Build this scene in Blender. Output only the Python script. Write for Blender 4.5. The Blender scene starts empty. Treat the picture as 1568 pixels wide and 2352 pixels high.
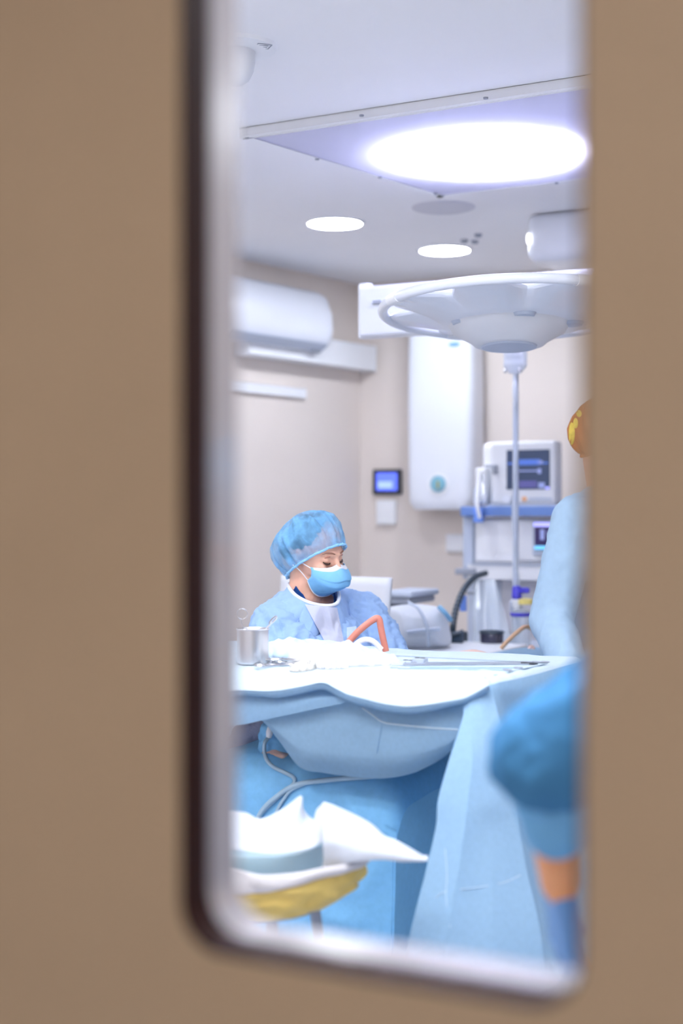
import bpy, bmesh, math, random
from mathutils import Vector, Matrix, noise

random.seed(7)
PI = math.pi
SC = bpy.context.scene
COL = SC.collection
F = 3267.0            # focal length in pixels of a 1568 x 2352 frame (50 mm on a 36 mm tall sensor)
HC = 1.35             # camera height
CX, CY = 784.0, 1176.0

# ------------------------------------------------------------------ places
def V(*a): return Vector(a)
def P(px, py, Y):
    return Vector(((px - CX) / F * Y, Y, HC - (py - CY) / F * Y))
TH = math.radians(27.1)
UA = Vector((math.cos(TH), -math.sin(TH), 0))     # along the door wall, to the right
NA = Vector((math.sin(TH), math.cos(TH), 0))      # into the operating room
L0 = Vector((-0.1415, 1.302, 0))
ZA = Vector((0, 0, 1))
def R(u, n, z=0.0): return L0 + UA * u + NA * n + ZA * z
def toun(p):
    d = p - L0
    return d.dot(UA), d.dot(NA)
def ray(px, py): return Vector(((px - CX) / F, 1.0, -(py - CY) / F))
CAM = Vector((0, 0, HC))
def hit(px, py, p0, nrm):
    d = ray(px, py)
    return CAM + d * ((p0 - CAM).dot(nrm) / d.dot(nrm))
def hitz(px, py, z): return hit(px, py, Vector((0, 0, z)), ZA)

# ------------------------------------------------------------------ materials
def s2l(c):
    def f(v):
        v = v / 255.0
        return v / 12.92 if v <= 0.04045 else ((v + 0.055) / 1.055) ** 2.4
    return (f(c[0]), f(c[1]), f(c[2]), 1.0)
MATS = {}
def mat(name, rgb, rough=0.5, metal=0.0, spec=0.5, var=0.0, vscale=6.0, bump=0.0, bscale=200.0,
        trans=0.0, alpha=1.0, emit=None, estr=0.0, coat=0.0, sss=0.0, stretch=None):
    """Procedural material: principled, with an optional noise tint, noise bump, cloth translucency and sheerness."""
    if name in MATS: return MATS[name]
    m = bpy.data.materials.new(name); m.use_nodes = True
    nt = m.node_tree; nt.nodes.clear()
    N = nt.nodes.new; Lk = nt.links.new
    out = N('ShaderNodeOutputMaterial'); pr = N('ShaderNodeBsdfPrincipled')
    c = s2l(rgb)
    pr.inputs['Base Color'].default_value = c
    pr.inputs['Roughness'].default_value = rough
    pr.inputs['Metallic'].default_value = metal
    pr.inputs['Specular IOR Level'].default_value = spec
    pr.inputs['Coat Weight'].default_value = coat
    if sss > 0:
        pr.inputs['Subsurface Weight'].default_value = sss
        pr.inputs['Subsurface Radius'].default_value = (0.012, 0.005, 0.003)
        pr.inputs['Subsurface Scale'].default_value = 0.6
    tc = None
    def coords():
        nonlocal tc
        if tc is None:
            tc = N('ShaderNodeTexCoord')
        if stretch:
            mp = N('ShaderNodeMapping'); mp.inputs['Scale'].default_value = stretch
            Lk(tc.outputs['Object'], mp.inputs['Vector']); return mp.outputs['Vector']
        return tc.outputs['Object']
    colsock = None
    if var > 0:
        nz = N('ShaderNodeTexNoise'); nz.inputs['Scale'].default_value = vscale
        nz.inputs['Detail'].default_value = 5.0
        Lk(coords(), nz.inputs['Vector'])
        rp = N('ShaderNodeValToRGB')
        rp.color_ramp.elements[0].position = 0.3; rp.color_ramp.elements[1].position = 0.7
        rp.color_ramp.elements[0].color = tuple(c[i] * (1 - var) for i in range(3)) + (1,)
        rp.color_ramp.elements[1].color = tuple(min(1, c[i] * (1 + var)) for i in range(3)) + (1,)
        Lk(nz.outputs['Fac'], rp.inputs['Fac']); colsock = rp.outputs['Color']
        Lk(colsock, pr.inputs['Base Color'])
    if bump > 0:
        nb = N('ShaderNodeTexNoise'); nb.inputs['Scale'].default_value = bscale
        nb.inputs['Detail'].default_value = 4.0
        Lk(coords(), nb.inputs['Vector'])
        bp = N('ShaderNodeBump'); bp.inputs['Strength'].default_value = bump; bp.inputs['Distance'].default_value = 0.01
        Lk(nb.outputs['Fac'], bp.inputs['Height']); Lk(bp.outputs['Normal'], pr.inputs['Normal'])
    if emit is not None:
        pr.inputs['Emission Color'].default_value = s2l(emit); pr.inputs['Emission Strength'].default_value = estr
    sh = pr.outputs['BSDF']
    if trans > 0:
        tr = N('ShaderNodeBsdfTranslucent'); tr.inputs['Color'].default_value = c
        if colsock: Lk(colsock, tr.inputs['Color'])
        mx = N('ShaderNodeMixShader'); mx.inputs['Fac'].default_value = trans
        Lk(sh, mx.inputs[1]); Lk(tr.outputs['BSDF'], mx.inputs[2]); sh = mx.outputs['Shader']
    if alpha < 1:
        tp = N('ShaderNodeBsdfTransparent')
        mx = N('ShaderNodeMixShader'); mx.inputs['Fac'].default_value = alpha
        Lk(tp.outputs['BSDF'], mx.inputs[1]); Lk(sh, mx.inputs[2]); sh = mx.outputs['Shader']
    Lk(sh, out.inputs['Surface'])
    MATS[name] = m
    return m

# ------------------------------------------------------------------ objects
def empty(name, loc, label=None, cat=None, group=None):
    o = bpy.data.objects.new(name, None); COL.objects.link(o)
    o.location = loc; o.empty_display_size = 0.1
    tag(o, label, cat, group); return o
def tag(o, label=None, cat=None, group=None, kind=None):
    if label: o['label'] = label
    if cat: o['category'] = cat
    if group: o['group'] = group
    if kind: o['kind'] = kind
    return o
def rootloc(o):
    v = Vector((0, 0, 0))
    while o: v += o.location; o = o.parent
    return v
def obj(name, bm, m, parent=None, loc=None, smooth=True, angle=40, label=None, cat=None, group=None, kind=None, mods=None):
    """bm holds world coordinates; links ONE mesh object. A child keeps its parent's origin."""
    me = bpy.data.meshes.new(name)
    if isinstance(bm, bpy.types.Mesh):
        me = bm; me.name = name
    else:
        bmesh.ops.recalc_face_normals(bm, faces=bm.faces)
        bm.to_mesh(me); bm.free()
    o = bpy.data.objects.new(name, me); COL.objects.link(o)
    if parent is not None:
        org = rootloc(parent); o.parent = parent
    else:
        if loc is None:
            vs = me.vertices
            xs = [v.co.x for v in vs]; ys = [v.co.y for v in vs]; zs = [v.co.z for v in vs]
            loc = Vector(((min(xs) + max(xs)) / 2, (min(ys) + max(ys)) / 2, min(zs)))
        org = Vector(loc); o.location = org
    me.transform(Matrix.Translation(-org))
    me.materials.clear()
    me.materials.append(m)
    if smooth:
        me.shade_smooth()
        if angle < 180:
            try: me.set_sharp_from_angle(angle=math.radians(angle))
            except Exception: pass
    if mods: mods(o)
    return tag(o, label, cat, group, kind)
def copy_tree(o, parent=None):
    c = o.copy(); COL.objects.link(c); c.parent = parent
    for ch in list(o.children): copy_tree(ch, c)
    return c

# ------------------------------------------------------------------ shapes (all add to a bmesh)
def NB(): return bmesh.new()
def add_box(bm, c, sx, sy, sz, ax=None, ay=None, az=None, bevel=0.0, seg=2):
    ax = (ax or UA); ay = (ay or NA); az = (az or ZA)
    r = bmesh.ops.create_cube(bm, size=1.0)
    vs = r['verts']
    for v in vs:
        x, y, z = v.co
        v.co = Vector(c) + ax * (x * sx) + ay * (y * sy) + az * (z * sz)
    if bevel > 0:
        es = list({e for v in vs for e in v.link_edges})
        bmesh.ops.bevel(bm, geom=es, offset=bevel, segments=seg, affect='EDGES', profile=0.5)
    return bm
def fspan(px0, px1, py0, py1, Y, depth):
    """centre and sizes of a room-aligned box whose front face covers the given extents at distance Y"""
    pm = P((px0 + px1) / 2, (py0 + py1) / 2, Y)
    a = hit(px0, (py0 + py1) / 2, pm, NA); b = hit(px1, (py0 + py1) / 2, pm, NA)
    w = (b - a).dot(UA); h = (py1 - py0) / F * Y
    c = (a + b) / 2 + NA * (depth / 2); c.z = pm.z
    return c, w, depth, h
def add_fbox(bm, px0, px1, py0, py1, Y, depth, bevel=0.0, seg=2):
    c, w, d, h = fspan(px0, px1, py0, py1, Y, depth)
    return add_box(bm, c, w, d, h, bevel=bevel, seg=seg)
def frame_of(t):
    t = t.normalized()
    a = Vector((0, 0, 1)) if abs(t.z) < 0.9 else Vector((1, 0, 0))
    x = a.cross(t).normalized(); return x, t.cross(x)
def crom(pts, n):
    """n points of a Catmull-Rom curve through pts"""
    if len(pts) == 1: return [pts[0].copy() for _ in range(n)]
    Q = [pts[0] * 2 - pts[1]] + list(pts) + [pts[-1] * 2 - pts[-2]]
    m = len(pts) - 1; out = []
    for i in range(n):
        t = i / (n - 1) * m; k = min(int(t), m - 1); f = t - k
        p0, p1, p2, p3 = Q[k], Q[k + 1], Q[k + 2], Q[k + 3]
        out.append(0.5 * ((2 * p1) + (p2 - p0) * f + (2 * p0 - 5 * p1 + 4 * p2 - p3) * f * f + (3 * p1 - p0 - 3 * p2 + p3) * f ** 3))
    return out
def add_tube(bm, pts, r, n=10, smooth=0, closed=False, cap=True):
    """tube through pts; r a number or a list"""
    pts = [Vector(p) for p in pts]
    if smooth: 
        m = (len(pts) - 1) * smooth + 1
        if not isinstance(r, (int, float)):
            rr = [Vector((q, 0, 0)) for q in r]; r = [q.x for q in crom(rr, m)]
        pts = crom(pts, m)
    k = len(pts); rs = [r] * k if isinstance(r, (int, float)) else list(r)
    rings = []; px = None
    for i, p in enumerate(pts):
        if closed: t = pts[(i + 1) % k] - pts[i - 1]
        else: t = pts[min(i + 1, k - 1)] - pts[max(i - 1, 0)]
        t.normalize()
        if px is None: x, y = frame_of(t)
        else:
            x = px - t * px.dot(t)
            if x.length < 1e-6: x, y = frame_of(t)
            x.normalize(); y = t.cross(x)
        px = x
        rings.append([bm.verts.new(p + (x * math.cos(2 * PI * j / n) + y * math.sin(2 * PI * j / n)) * rs[i]) for j in range(n)])
    for i in range(k if closed else k - 1):
        a, b = rings[i], rings[(i + 1) % k]
        for j in range(n):
            bm.faces.new((a[j], a[(j + 1) % n], b[(j + 1) % n], b[j]))
    if cap and not closed:
        bm.faces.new(rings[0][::-1]); bm.faces.new(rings[-1])
    return bm
def add_lathe(bm, c, prof, n=40, ax=None, squash=None, rad=None, closed=False):
    """prof: list of (radius, height) turned about axis ax through c; squash(theta, r, h) -> (r, h)"""
    c = Vector(c); ax = (ax or ZA).normalized(); x, y = frame_of(ax)
    if rad: x, y = rad
    rings = []
    for (r, h) in prof:
        if r < 1e-6 and squash is None:
            rings.append([bm.verts.new(c + ax * h)]); continue
        ring = []
        for j in range(n):
            th = 2 * PI * j / n
            rr, hh = squash(th, r, h) if squash else (r, h)
            ring.append(bm.verts.new(c + ax * hh + x * (math.cos(th) * rr) + y * (math.sin(th) * rr)))
        rings.append(ring)
    for i in range(len(rings) - 1 + (1 if closed else 0)):
        a, b = rings[i], rings[(i + 1) % len(rings)]
        if len(a) == 1 and len(b) == 1: continue
        for j in range(n):
            q = (j + 1) % n
            if len(a) == 1: bm.faces.new((a[0], b[q], b[j]))
            elif len(b) == 1: bm.faces.new((a[j], a[q], b[0]))
            else: bm.faces.new((a[j], a[q], b[q], b[j]))
    if not closed:
        if len(rings[0]) > 1 : bm.faces.new(rings[0][::-1])
        if len(rings[-1]) > 1: bm.faces.new(rings[-1])
    return bm
def add_surf(bm, fn, nu, nv, closeu=False):
    """grid surface from fn(u, v), u and v in 0..1"""
    g = []
    for i in range(nu if closeu else nu + 1):
        g.append([bm.verts.new(fn(i / nu, j / nv)) for j in range(nv + 1)])
    k = len(g)
    for i in range(nu):
        for j in range(nv):
            a, b = g[i], g[(i + 1) % k]
            bm.faces.new((a[j], b[j], b[j + 1], a[j + 1]))
    return bm
def add_ribs(bm, ribs, m=24, across=6, wob=0.0, ws=8.0, sharp=False):
    """cloth through 'ribs' (each a list of points), curved along and across"""
    rs = [crom([Vector(p) for p in r], m) for r in ribs]
    nn = (len(rs) - 1) * across + 1
    cols = []
    for j in range(m):
        line = [r[j] for r in rs]
        if sharp:
            q = []
            for i in range(nn):
                t = i / across; k = min(int(t), len(line) - 2); f = t - k
                q.append(line[k].lerp(line[k + 1], f))
            cols.append(q)
        else: cols.append(crom(line, nn))
    def fn(u, v):
        i = round(u * (nn - 1)); j = round(v * (m - 1)); p = cols[j][i]
        if wob > 0:
            e = min(1.0, 6 * min(u, 1 - u) + 0.3)
            p = p + NA * (-wob * e * noise.noise(p * ws)) + UA * (wob * 0.4 * e * noise.noise(p * ws + Vector((9, 3, 1))))
        return p
    add_surf(bm, fn, nn - 1, m - 1)
    return bm
def rrect(w, h, r, n=8):
    """outline of a rounded rectangle 0..w, 0..h"""
    pts = []
    for (cx, cy, a0) in ((w - r, h - r, 0), (r, h - r, 90), (r, r, 180), (w - r, r, 270)):
        for i in range(n + 1):
            a = math.radians(a0 + 90 * i / n)
            pts.append((cx + r * math.cos(a), cy + r * math.sin(a)))
    return pts
def solid(th, off=0.0, sub=0):
    def f(o):
        if sub:
            s = o.modifiers.new('sub', 'SUBSURF'); s.levels = sub; s.render_levels = sub
        m = o.modifiers.new('thick', 'SOLIDIFY'); m.thickness = th; m.offset = off
    return f
# rounded cones and ellipsoids, fused into one continuous skin
def add_cone(bm, a, b, ra, rb, n=16):
    a, b = Vector(a), Vector(b); d = b - a
    if d.length < 1e-6: d = Vector((0, 0, 1e-5))
    t = d.normalized(); x, y = frame_of(t)
    prof = []
    for i in range(1, 5): 
        q = PI / 2 * i / 5; prof.append((a - t * (ra * math.cos(q)), ra * math.sin(q)))
    prof.append((a, ra)); prof.append((b, rb))
    for i in range(1, 5):
        q = PI / 2 * i / 5; prof.append((b + t * (rb * math.sin(q)), rb * math.cos(q)))
    v0 = bm.verts.new(a - t * ra); v1 = bm.verts.new(b + t * rb); rings = []
    for (c, r) in prof:
        rings.append([bm.verts.new(c + (x * math.cos(2 * PI * j / n) + y * math.sin(2 * PI * j / n)) * r) for j in range(n)])
    for j in range(n):
        q = (j + 1) % n
        bm.faces.new((v0, rings[0][q], rings[0][j])); bm.faces.new((v1, rings[-1][j], rings[-1][q]))
        for i in range(len(rings) - 1):
            bm.faces.new((rings[i][j], rings[i][q], rings[i + 1][q], rings[i + 1][j]))
def add_ell(bm, c, ax, ay, az, n=20):
    r = bmesh.ops.create_uvsphere(bm, u_segments=n, v_segments=n // 2 + 2, radius=1.0)
    for v in r['verts']:
        x, y, z = v.co; v.co = Vector(c) + ax * x + ay * y + az * z
def fuse(prims, voxel=0.005, smooth=4, disp=None):
    bm = NB()
    for p in prims:
        if p[0] == 'c': add_cone(bm, *p[1:])
        else: add_ell(bm, *p[1:])
    bmesh.ops.recalc_face_normals(bm, faces=bm.faces)
    me = bpy.data.meshes.new('fuse'); bm.to_mesh(me); bm.free()
    o = bpy.data.objects.new('fuse', me); COL.objects.link(o)
    m = o.modifiers.new('r', 'REMESH'); m.mode = 'VOXEL'; m.voxel_size = voxel; m.adaptivity = 0.0
    if smooth:
        s = o.modifiers.new('s', 'SMOOTH'); s.factor = 0.5; s.iterations = smooth
    dg = bpy.context.evaluated_depsgraph_get()
    res = bpy.data.meshes.new_from_object(o.evaluated_get(dg))
    bpy.data.objects.remove(o); bpy.data.meshes.remove(me)
    if disp:
        co = [(v.co + disp(v.co, v.normal)) for v in res.vertices]
        for v, q in zip(res.vertices, co): v.co = q
        res.update()
    return res
def folds(amp, sc, seed=0.0, dirs=(1, 1, 1)):
    D = Vector(dirs)
    def f(p, n):
        q = Vector((p.x * D.x, p.y * D.y, p.z * D.z)) * sc + Vector((seed, seed * 0.7, -seed))
        q = q + noise.noise_vector(q * 0.6) * 0.6
        a = noise.noise(q); b = 1 - abs(noise.noise(q * 1.7 + Vector((5, 1, 2)))) * 2
        return n * (amp * (0.5 * a + 0.7 * b))
    return f

# ------------------------------------------------------------------ palette
M_door = mat('door_paint', (181, 168, 150), 0.55, var=0.03, vscale=3, bump=0.05, bscale=300)
M_rubber = mat('dark_rubber', (44, 17, 9), 0.6, spec=0.15)
M_reveal = mat('white_lacquer', (180, 175, 178), 0.22, spec=0.8, coat=0.6, var=0.01)
M_wall = mat('wall_paint', (228, 218, 211), 0.7, var=0.02, vscale=2, bump=0.03, bscale=120)
M_ceil = mat('ceiling_paint', (240, 240, 244), 0.8, var=0.01, vscale=2)
M_floor = mat('grey_vinyl', (196, 200, 208), 0.35, var=0.08, vscale=25)
M_white = mat('white_plastic', (236, 238, 243), 0.35, var=0.01)
M_enamel = mat('white_enamel', (228, 232, 242), 0.3, coat=0.3, var=0.01)
M_offwhite = mat('offwhite_plastic', (222, 224, 230), 0.45, var=0.02)
M_grey = mat('grey_plastic', (150, 156, 170), 0.45, var=0.03)
M_palegrey = mat('pale_grey_plastic', (186, 196, 214), 0.45, var=0.02)
M_dark = mat('dark_plastic', (34, 38, 46), 0.4, var=0.05)
M_steel = mat('brushed_steel', (222, 222, 226), 0.34, metal=1.0, var=0.05, vscale=60, stretch=(1, 1, 0.02))
M_shiny = mat('polished_steel', (215, 217, 222), 0.1, metal=1.0, var=0.02)
M_drape = mat('pale_blue_nonwoven', (168, 203, 231), 0.85, spec=0.15, var=0.03, vscale=90, bump=0.12, bscale=420, trans=0.38)
M_litcloth = mat('lit_white_cloth', (220, 236, 248), 0.85, spec=0.15, var=0.02, vscale=90, bump=0.08, bscale=420, trans=0.25)  # paler than the drape cloth: strong overhead light is put into this colour
M_pdrape = mat('mid_blue_nonwoven', (140, 203, 248), 0.85, spec=0.15, var=0.04, vscale=60, bump=0.15, bscale=380, trans=0.2)
M_cloth = mat('white_cloth', (230, 234, 242), 0.9, spec=0.1, var=0.02, vscale=60, bump=0.2, bscale=260, trans=0.25)
M_gown = mat('blue_gown_cloth', (166, 197, 242), 0.85, spec=0.15, var=0.05, vscale=40, bump=0.12, bscale=420, trans=0.15)
M_gownpanel = mat('white_gown_panel', (206, 208, 228), 0.85, spec=0.15, var=0.03, vscale=40, trans=0.15)
M_sgown = mat('pale_blue_gown_cloth', (184, 212, 236), 0.85, spec=0.15, var=0.03, vscale=40, bump=0.12, bscale=420, trans=0.2)
M_band = mat('white_knit', (238, 240, 250), 0.9, spec=0.1, bump=0.3, bscale=700)
M_scrub = mat('navy_scrub', (22, 62, 122), 0.85, spec=0.15, var=0.05, vscale=60)
M_dscrub = mat('blue_scrub_cloth', (66, 124, 172), 0.85, spec=0.15, var=0.06, vscale=30, bump=0.2, bscale=200)
M_cap = mat('sheer_blue_cap', (132, 195, 246), 0.8, spec=0.2, var=0.12, vscale=50, bump=0.3, bscale=160, trans=0.15, alpha=0.52)
M_capband = mat('cap_elastic', (150, 204, 246), 0.8, spec=0.2, var=0.05, vscale=120, bump=0.4, bscale=300)
M_mask = mat('blue_mask', (138, 200, 246), 0.8, spec=0.2, var=0.03, vscale=60, bump=0.08, bscale=500, trans=0.1)
M_skin = mat('skin', (236, 184, 160), 0.5, spec=0.35, var=0.05, vscale=30, bump=0.05, bscale=500, sss=0.15)
M_skin2 = mat('warm_skin', (226, 160, 112), 0.5, spec=0.35, var=0.06, vscale=30, sss=0.15)
M_pale = mat('pale_skin', (234, 196, 184), 0.5, spec=0.35, var=0.04, vscale=30, sss=0.15)
M_hair = mat('dark_hair', (50, 38, 34), 0.5, var=0.3, vscale=90, stretch=(1, 1, 8))
M_brow = mat('brown_brow', (150, 104, 86), 0.7)
M_lash = mat('lash', (70, 46, 42), 0.6)
M_lidshade = mat('eyelid_shade', (176, 118, 102), 0.5, spec=0.35)  # darker than the skin: eye socket shade put into the colour
M_glove = mat('blue_glove', (96, 144, 204), 0.4, var=0.03)
M_wglove = mat('white_glove', (236, 232, 228), 0.5, var=0.03)
M_uscrub = mat('light_scrub_cloth', (112, 172, 220), 0.85, spec=0.15, var=0.05, vscale=30, bump=0.2, bscale=200)
M_inner = mat('inner_blue_nonwoven', (156, 212, 247), 0.85, spec=0.15, var=0.03, vscale=60, bump=0.12, bscale=380, trans=0.2)
M_trouser = mat('scrub_trousers', (70, 128, 180), 0.85, spec=0.15, var=0.05)
M_shoe = mat('white_clog', (225, 226, 228), 0.4)
M_yellow = mat('yellow_bag', (232, 204, 118), 0.5, spec=0.4, var=0.12, vscale=14, bump=0.3, bscale=40, trans=0.2)
M_cuff = mat('white_bag', (228, 224, 226), 0.5, spec=0.4, var=0.03, bump=0.2, bscale=50, trans=0.2)
M_basin = mat('clear_blue_plastic', (226, 243, 250), 0.25, spec=0.5, var=0.02, trans=0.5)
M_tube = mat('clear_grey_tube', (160, 186, 206), 0.25, spec=0.6, var=0.05, vscale=30)
M_red = mat('red_rubber_tube', (206, 128, 112), 0.35, spec=0.5, var=0.06, vscale=40)
M_wtube = mat('white_tube', (232, 234, 242), 0.3, spec=0.5)
M_tan = mat('tan_rubber_tube', (206, 164, 130), 0.4, var=0.05)
M_blackhose = mat('black_hose', (30, 48, 64), 0.4)
M_blueshelf = mat('blue_shelf', (104, 136, 196), 0.4, var=0.03)
M_bluebit = mat('bright_blue_plastic', (112, 152, 236), 0.4)
M_purple = mat('purple_cap', (66, 62, 190), 0.4)
M_lemon = mat('lemon_plastic', (236, 218, 130), 0.4)
M_film = mat('clear_film', (214, 224, 236), 0.15, spec=0.6, alpha=0.45)
M_vinyl = mat('saline_bag', (226, 234, 246), 0.12, spec=0.8, alpha=0.7)
M_screen = mat('monitor_screen', (30, 40, 60), 0.2, emit=(66, 80, 110), estr=0.55)
M_wave = mat('blue_trace', (60, 90, 160), 0.3, emit=(80, 110, 190), estr=0.6)
M_trace = mat('pale_trace', (120, 130, 170), 0.3, emit=(120, 130, 180), estr=0.7)
M_screen2 = mat('dark_violet_screen', (30, 26, 60), 0.2, emit=(46, 40, 84), estr=0.6)
M_lav = mat('lavender_bar', (160, 160, 240), 0.3, emit=(170, 170, 250), estr=0.8)
M_cyan = mat('cyan_bar', (110, 190, 230), 0.3, emit=(110, 190, 235), estr=0.7)
M_tstat = mat('blue_display', (70, 90, 220), 0.2, emit=(92, 112, 240), estr=1.0)
M_tstat2 = mat('pale_display', (120, 150, 240), 0.2, emit=(150, 170, 250), estr=1.0)
M_dial = mat('teal_dial', (130, 186, 206), 0.4)
M_gold = mat('gold_pointer', (170, 150, 60), 0.4)
M_orange = mat('orange_button', (236, 178, 130), 0.5)
M_mark = mat('blue_mark', (120, 170, 206), 0.5)
M_lamp = mat('lamp_diffuser', (255, 255, 255), 0.5, emit=(240, 246, 255), estr=60.0)
M_big = mat('bright_lamp', (255, 255, 255), 0.5, emit=(244, 247, 255), estr=560.0)
M_corr = mat('corridor_lamp', (255, 255, 255), 0.5, emit=(255, 239, 222), estr=30.0)
M_diff = mat('lavender_diffuser', (224, 224, 244), 0.6, trans=0.3, var=0.01)
M_capfloral = mat('ochre_cap', (186, 122, 76), 0.85, spec=0.1, bump=0.1, bscale=300)
M_capyellow = mat('yellow_print', (232, 204, 96), 0.85, spec=0.1, var=0.15, vscale=60)
M_vent = mat('grey_grille', (206, 206, 216), 0.6)
M_rod = mat('satin_steel', (150, 156, 168), 0.35, metal=1.0, var=0.03)
M_gauze = mat('gauze', (246, 247, 250), 0.95, spec=0.05, var=0.03, vscale=120, bump=0.5, bscale=340, trans=0.2)
M_foil = mat('clear_pouch', (216, 214, 208), 0.25, spec=0.6, var=0.05, alpha=0.85)
M_greycloth = mat('grey_cloth', (138, 146, 176), 0.85, var=0.06, bump=0.2, bscale=200)

def sheer(m, lo, hi, scale):
    nt = m.node_tree; tc = nt.nodes.new('ShaderNodeTexCoord'); nz = nt.nodes.new('ShaderNodeTexNoise')
    nz.inputs['Scale'].default_value = scale; nz.inputs['Detail'].default_value = 3; nz.inputs['Distortion'].default_value = 1.2
    mr = nt.nodes.new('ShaderNodeMapRange'); mr.inputs['From Min'].default_value = .35; mr.inputs['From Max'].default_value = .65
    mr.inputs['To Min'].default_value = lo; mr.inputs['To Max'].default_value = hi
    nt.links.new(tc.outputs['Object'], nz.inputs['Vector']); nt.links.new(nz.outputs['Fac'], mr.inputs['Value'])
    for n in nt.nodes:
        if n.type == 'MIX_SHADER' and n.inputs[1].is_linked and n.inputs[1].links[0].from_node.type == 'BSDF_TRANSPARENT':
            nt.links.new(mr.outputs['Result'], n.inputs['Fac'])
sheer(M_cap, .42, .82, 11)
# ================================================================== THE SETTING
CEIL = 2.65
C0 = P(828, 655, 1.3 * F / 521); C0.z = 0
uC, nC = toun(C0)
LD = Vector((math.sin(math.radians(37)), math.cos(math.radians(37)), 0))   # left wall, running into the room
LN = Vector((LD.y, -LD.x, 0))                                              # its normal, into the room
kL = (nC + 0.0) / LD.dot(NA)
LB = C0 - LD * kL                                                          # left wall meets the door wall
uL = toun(LB)[0]
UR, NCOR = 2.3, -2.7
def slab(bm, a, b, z0, z1, th, nrm):
    pts = [a, b, b - nrm * th, a - nrm * th]
    lo = [bm.verts.new(Vector((p.x, p.y, z0))) for p in pts]; hi = [bm.verts.new(Vector((p.x, p.y, z1))) for p in pts]
    bm.faces.new(lo[::-1]); bm.faces.new(hi)
    for i in range(4): bm.faces.new((lo[i], lo[(i + 1) % 4], hi[(i + 1) % 4], hi[i]))
    return bm
def struct(name, bm, m, **k): return obj(name, bm, m, kind='structure', smooth=False, **k)
bm = NB(); add_box(bm, R(-0.6, 1.75, -0.05), 8.0, 9.7, 0.1); struct('floor', bm, M_floor, label='grey vinyl floor of the operating room', cat='floor')
bm = NB(); add_box(bm, R(-0.6, 1.75, CEIL + 0.05), 8.0, 9.7, 0.1); struct('ceiling', bm, M_ceil, label='smooth white ceiling above the operating room', cat='ceiling')
bm = NB(); slab(bm, LB, C0, 0, CEIL, 0.1, LN); struct('wall_left', bm, M_wall, label='beige side wall behind the seated nurse', cat='wall')
bm = NB(); slab(bm, R(uC, nC), R(UR, nC), 0, CEIL, 0.1, -NA); struct('wall_back', bm, M_wall, label='beige end wall behind the white water heater', cat='wall')
bm = NB(); slab(bm, R(UR, -0.0), R(UR, nC), 0, CEIL, 0.1, -UA); struct('wall_right', bm, M_wall, label='side wall hidden past the surgeon', cat='wall')
DT = 0.098                                                                  # door leaf thickness
U0, U1, Z0, Z1, RC = -0.007, 0.3745, 0.949, 2.02, 0.045                        # opening in the door leaf
DL, DR = -0.34, 0.62
bm = NB(); slab(bm, R(uL, 0), R(DL, 0), 0, CEIL, DT, -NA)
struct('wall_door', bm, M_wall, label='corridor wall beside the beige door', cat='wall')
bm = NB(); slab(bm, R(DR, 0), R(UR, 0), 0, CEIL, DT, -NA); slab(bm, R(DL, 0), R(DR, 0), 2.12, CEIL, DT, -NA)
struct('wall_front', bm, M_wall, label='corridor wall round the far edge of the beige door', cat='wall')
bm = NB(); slab(bm, R(-3.0, NCOR), R(UR, NCOR), 0, CEIL, 0.1, NA); struct('wall_corridor', bm, M_wall, label='corridor wall behind the viewer', cat='wall')
bm = NB(); slab(bm, R(-3.0, NCOR), R(-3.0, 0), 0, CEIL, 0.1, UA); slab(bm, R(UR, NCOR), R(UR, 0), 0, CEIL, 0.1, -UA)
struct('wall_end', bm, M_wall, label='end walls of the corridor', cat='wall')

# the door leaf with its rounded viewing opening
bm = NB()
hole = [(U0 + a, Z0 + b) for a, b in rrect(U1 - U0, Z1 - Z0, RC, 8)]
def ring_to_outer(p):                                       # the outline point on the leaf's own edge
    cx, cz = (U0 + U1) / 2, (Z0 + Z1) / 2; dx, dz = p[0] - cx, p[1] - cz; t = 1e9
    if dx > 1e-9: t = min(t, (DR - 0.004 - cx) / dx)
    if dx < -1e-9: t = min(t, (DL + 0.004 - cx) / dx)
    if dz > 1e-9: t = min(t, (2.115 - cz) / dz)
    if dz < -1e-9: t = min(t, (0.008 - cz) / dz)
    return (cx + dx * t, cz + dz * t)
for (n0, flip) in ((0.0, False), (DT, True)):
    inn = [bm.verts.new(R(a, n0, b)) for a, b in hole]
    op = [ring_to_outer(p) for p in hole]
    ovs = [bm.verts.new(R(a, n0, b)) for a, b in op]
    k = len(inn)
    for i in range(k):
        q = (i + 1) % k; p0_, p1_ = op[i], op[q]
        f_ = [inn[i], inn[q], ovs[q], ovs[i]]
        if abs(p0_[0] - p1_[0]) > 1e-6 and abs(p0_[1] - p1_[1]) > 1e-6:      # the outline turns a corner here
            cxx = p0_[0] if min(abs(p0_[0] - DL - .004), abs(p0_[0] - DR + .004)) < 1e-6 else p1_[0]
            czz = p0_[1] if min(abs(p0_[1] - .008), abs(p0_[1] - 2.115)) < 1e-6 else p1_[1]
            f_.insert(3, bm.verts.new(R(cxx, n0, czz)))
        bm.faces.new(f_)
    if not flip: in0, ov0 = inn, ovs
k = len(hole)
for i in range(k):
    q = (i + 1) % k
    bm.faces.new((in0[i], in0[q], inn[q], inn[i])); bm.faces.new((ov0[i], ov0[q], ovs[q], ovs[i]))
door = struct('door_1', bm, M_door, label='beige painted door with a tall narrow viewing opening', cat='door')
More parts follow.
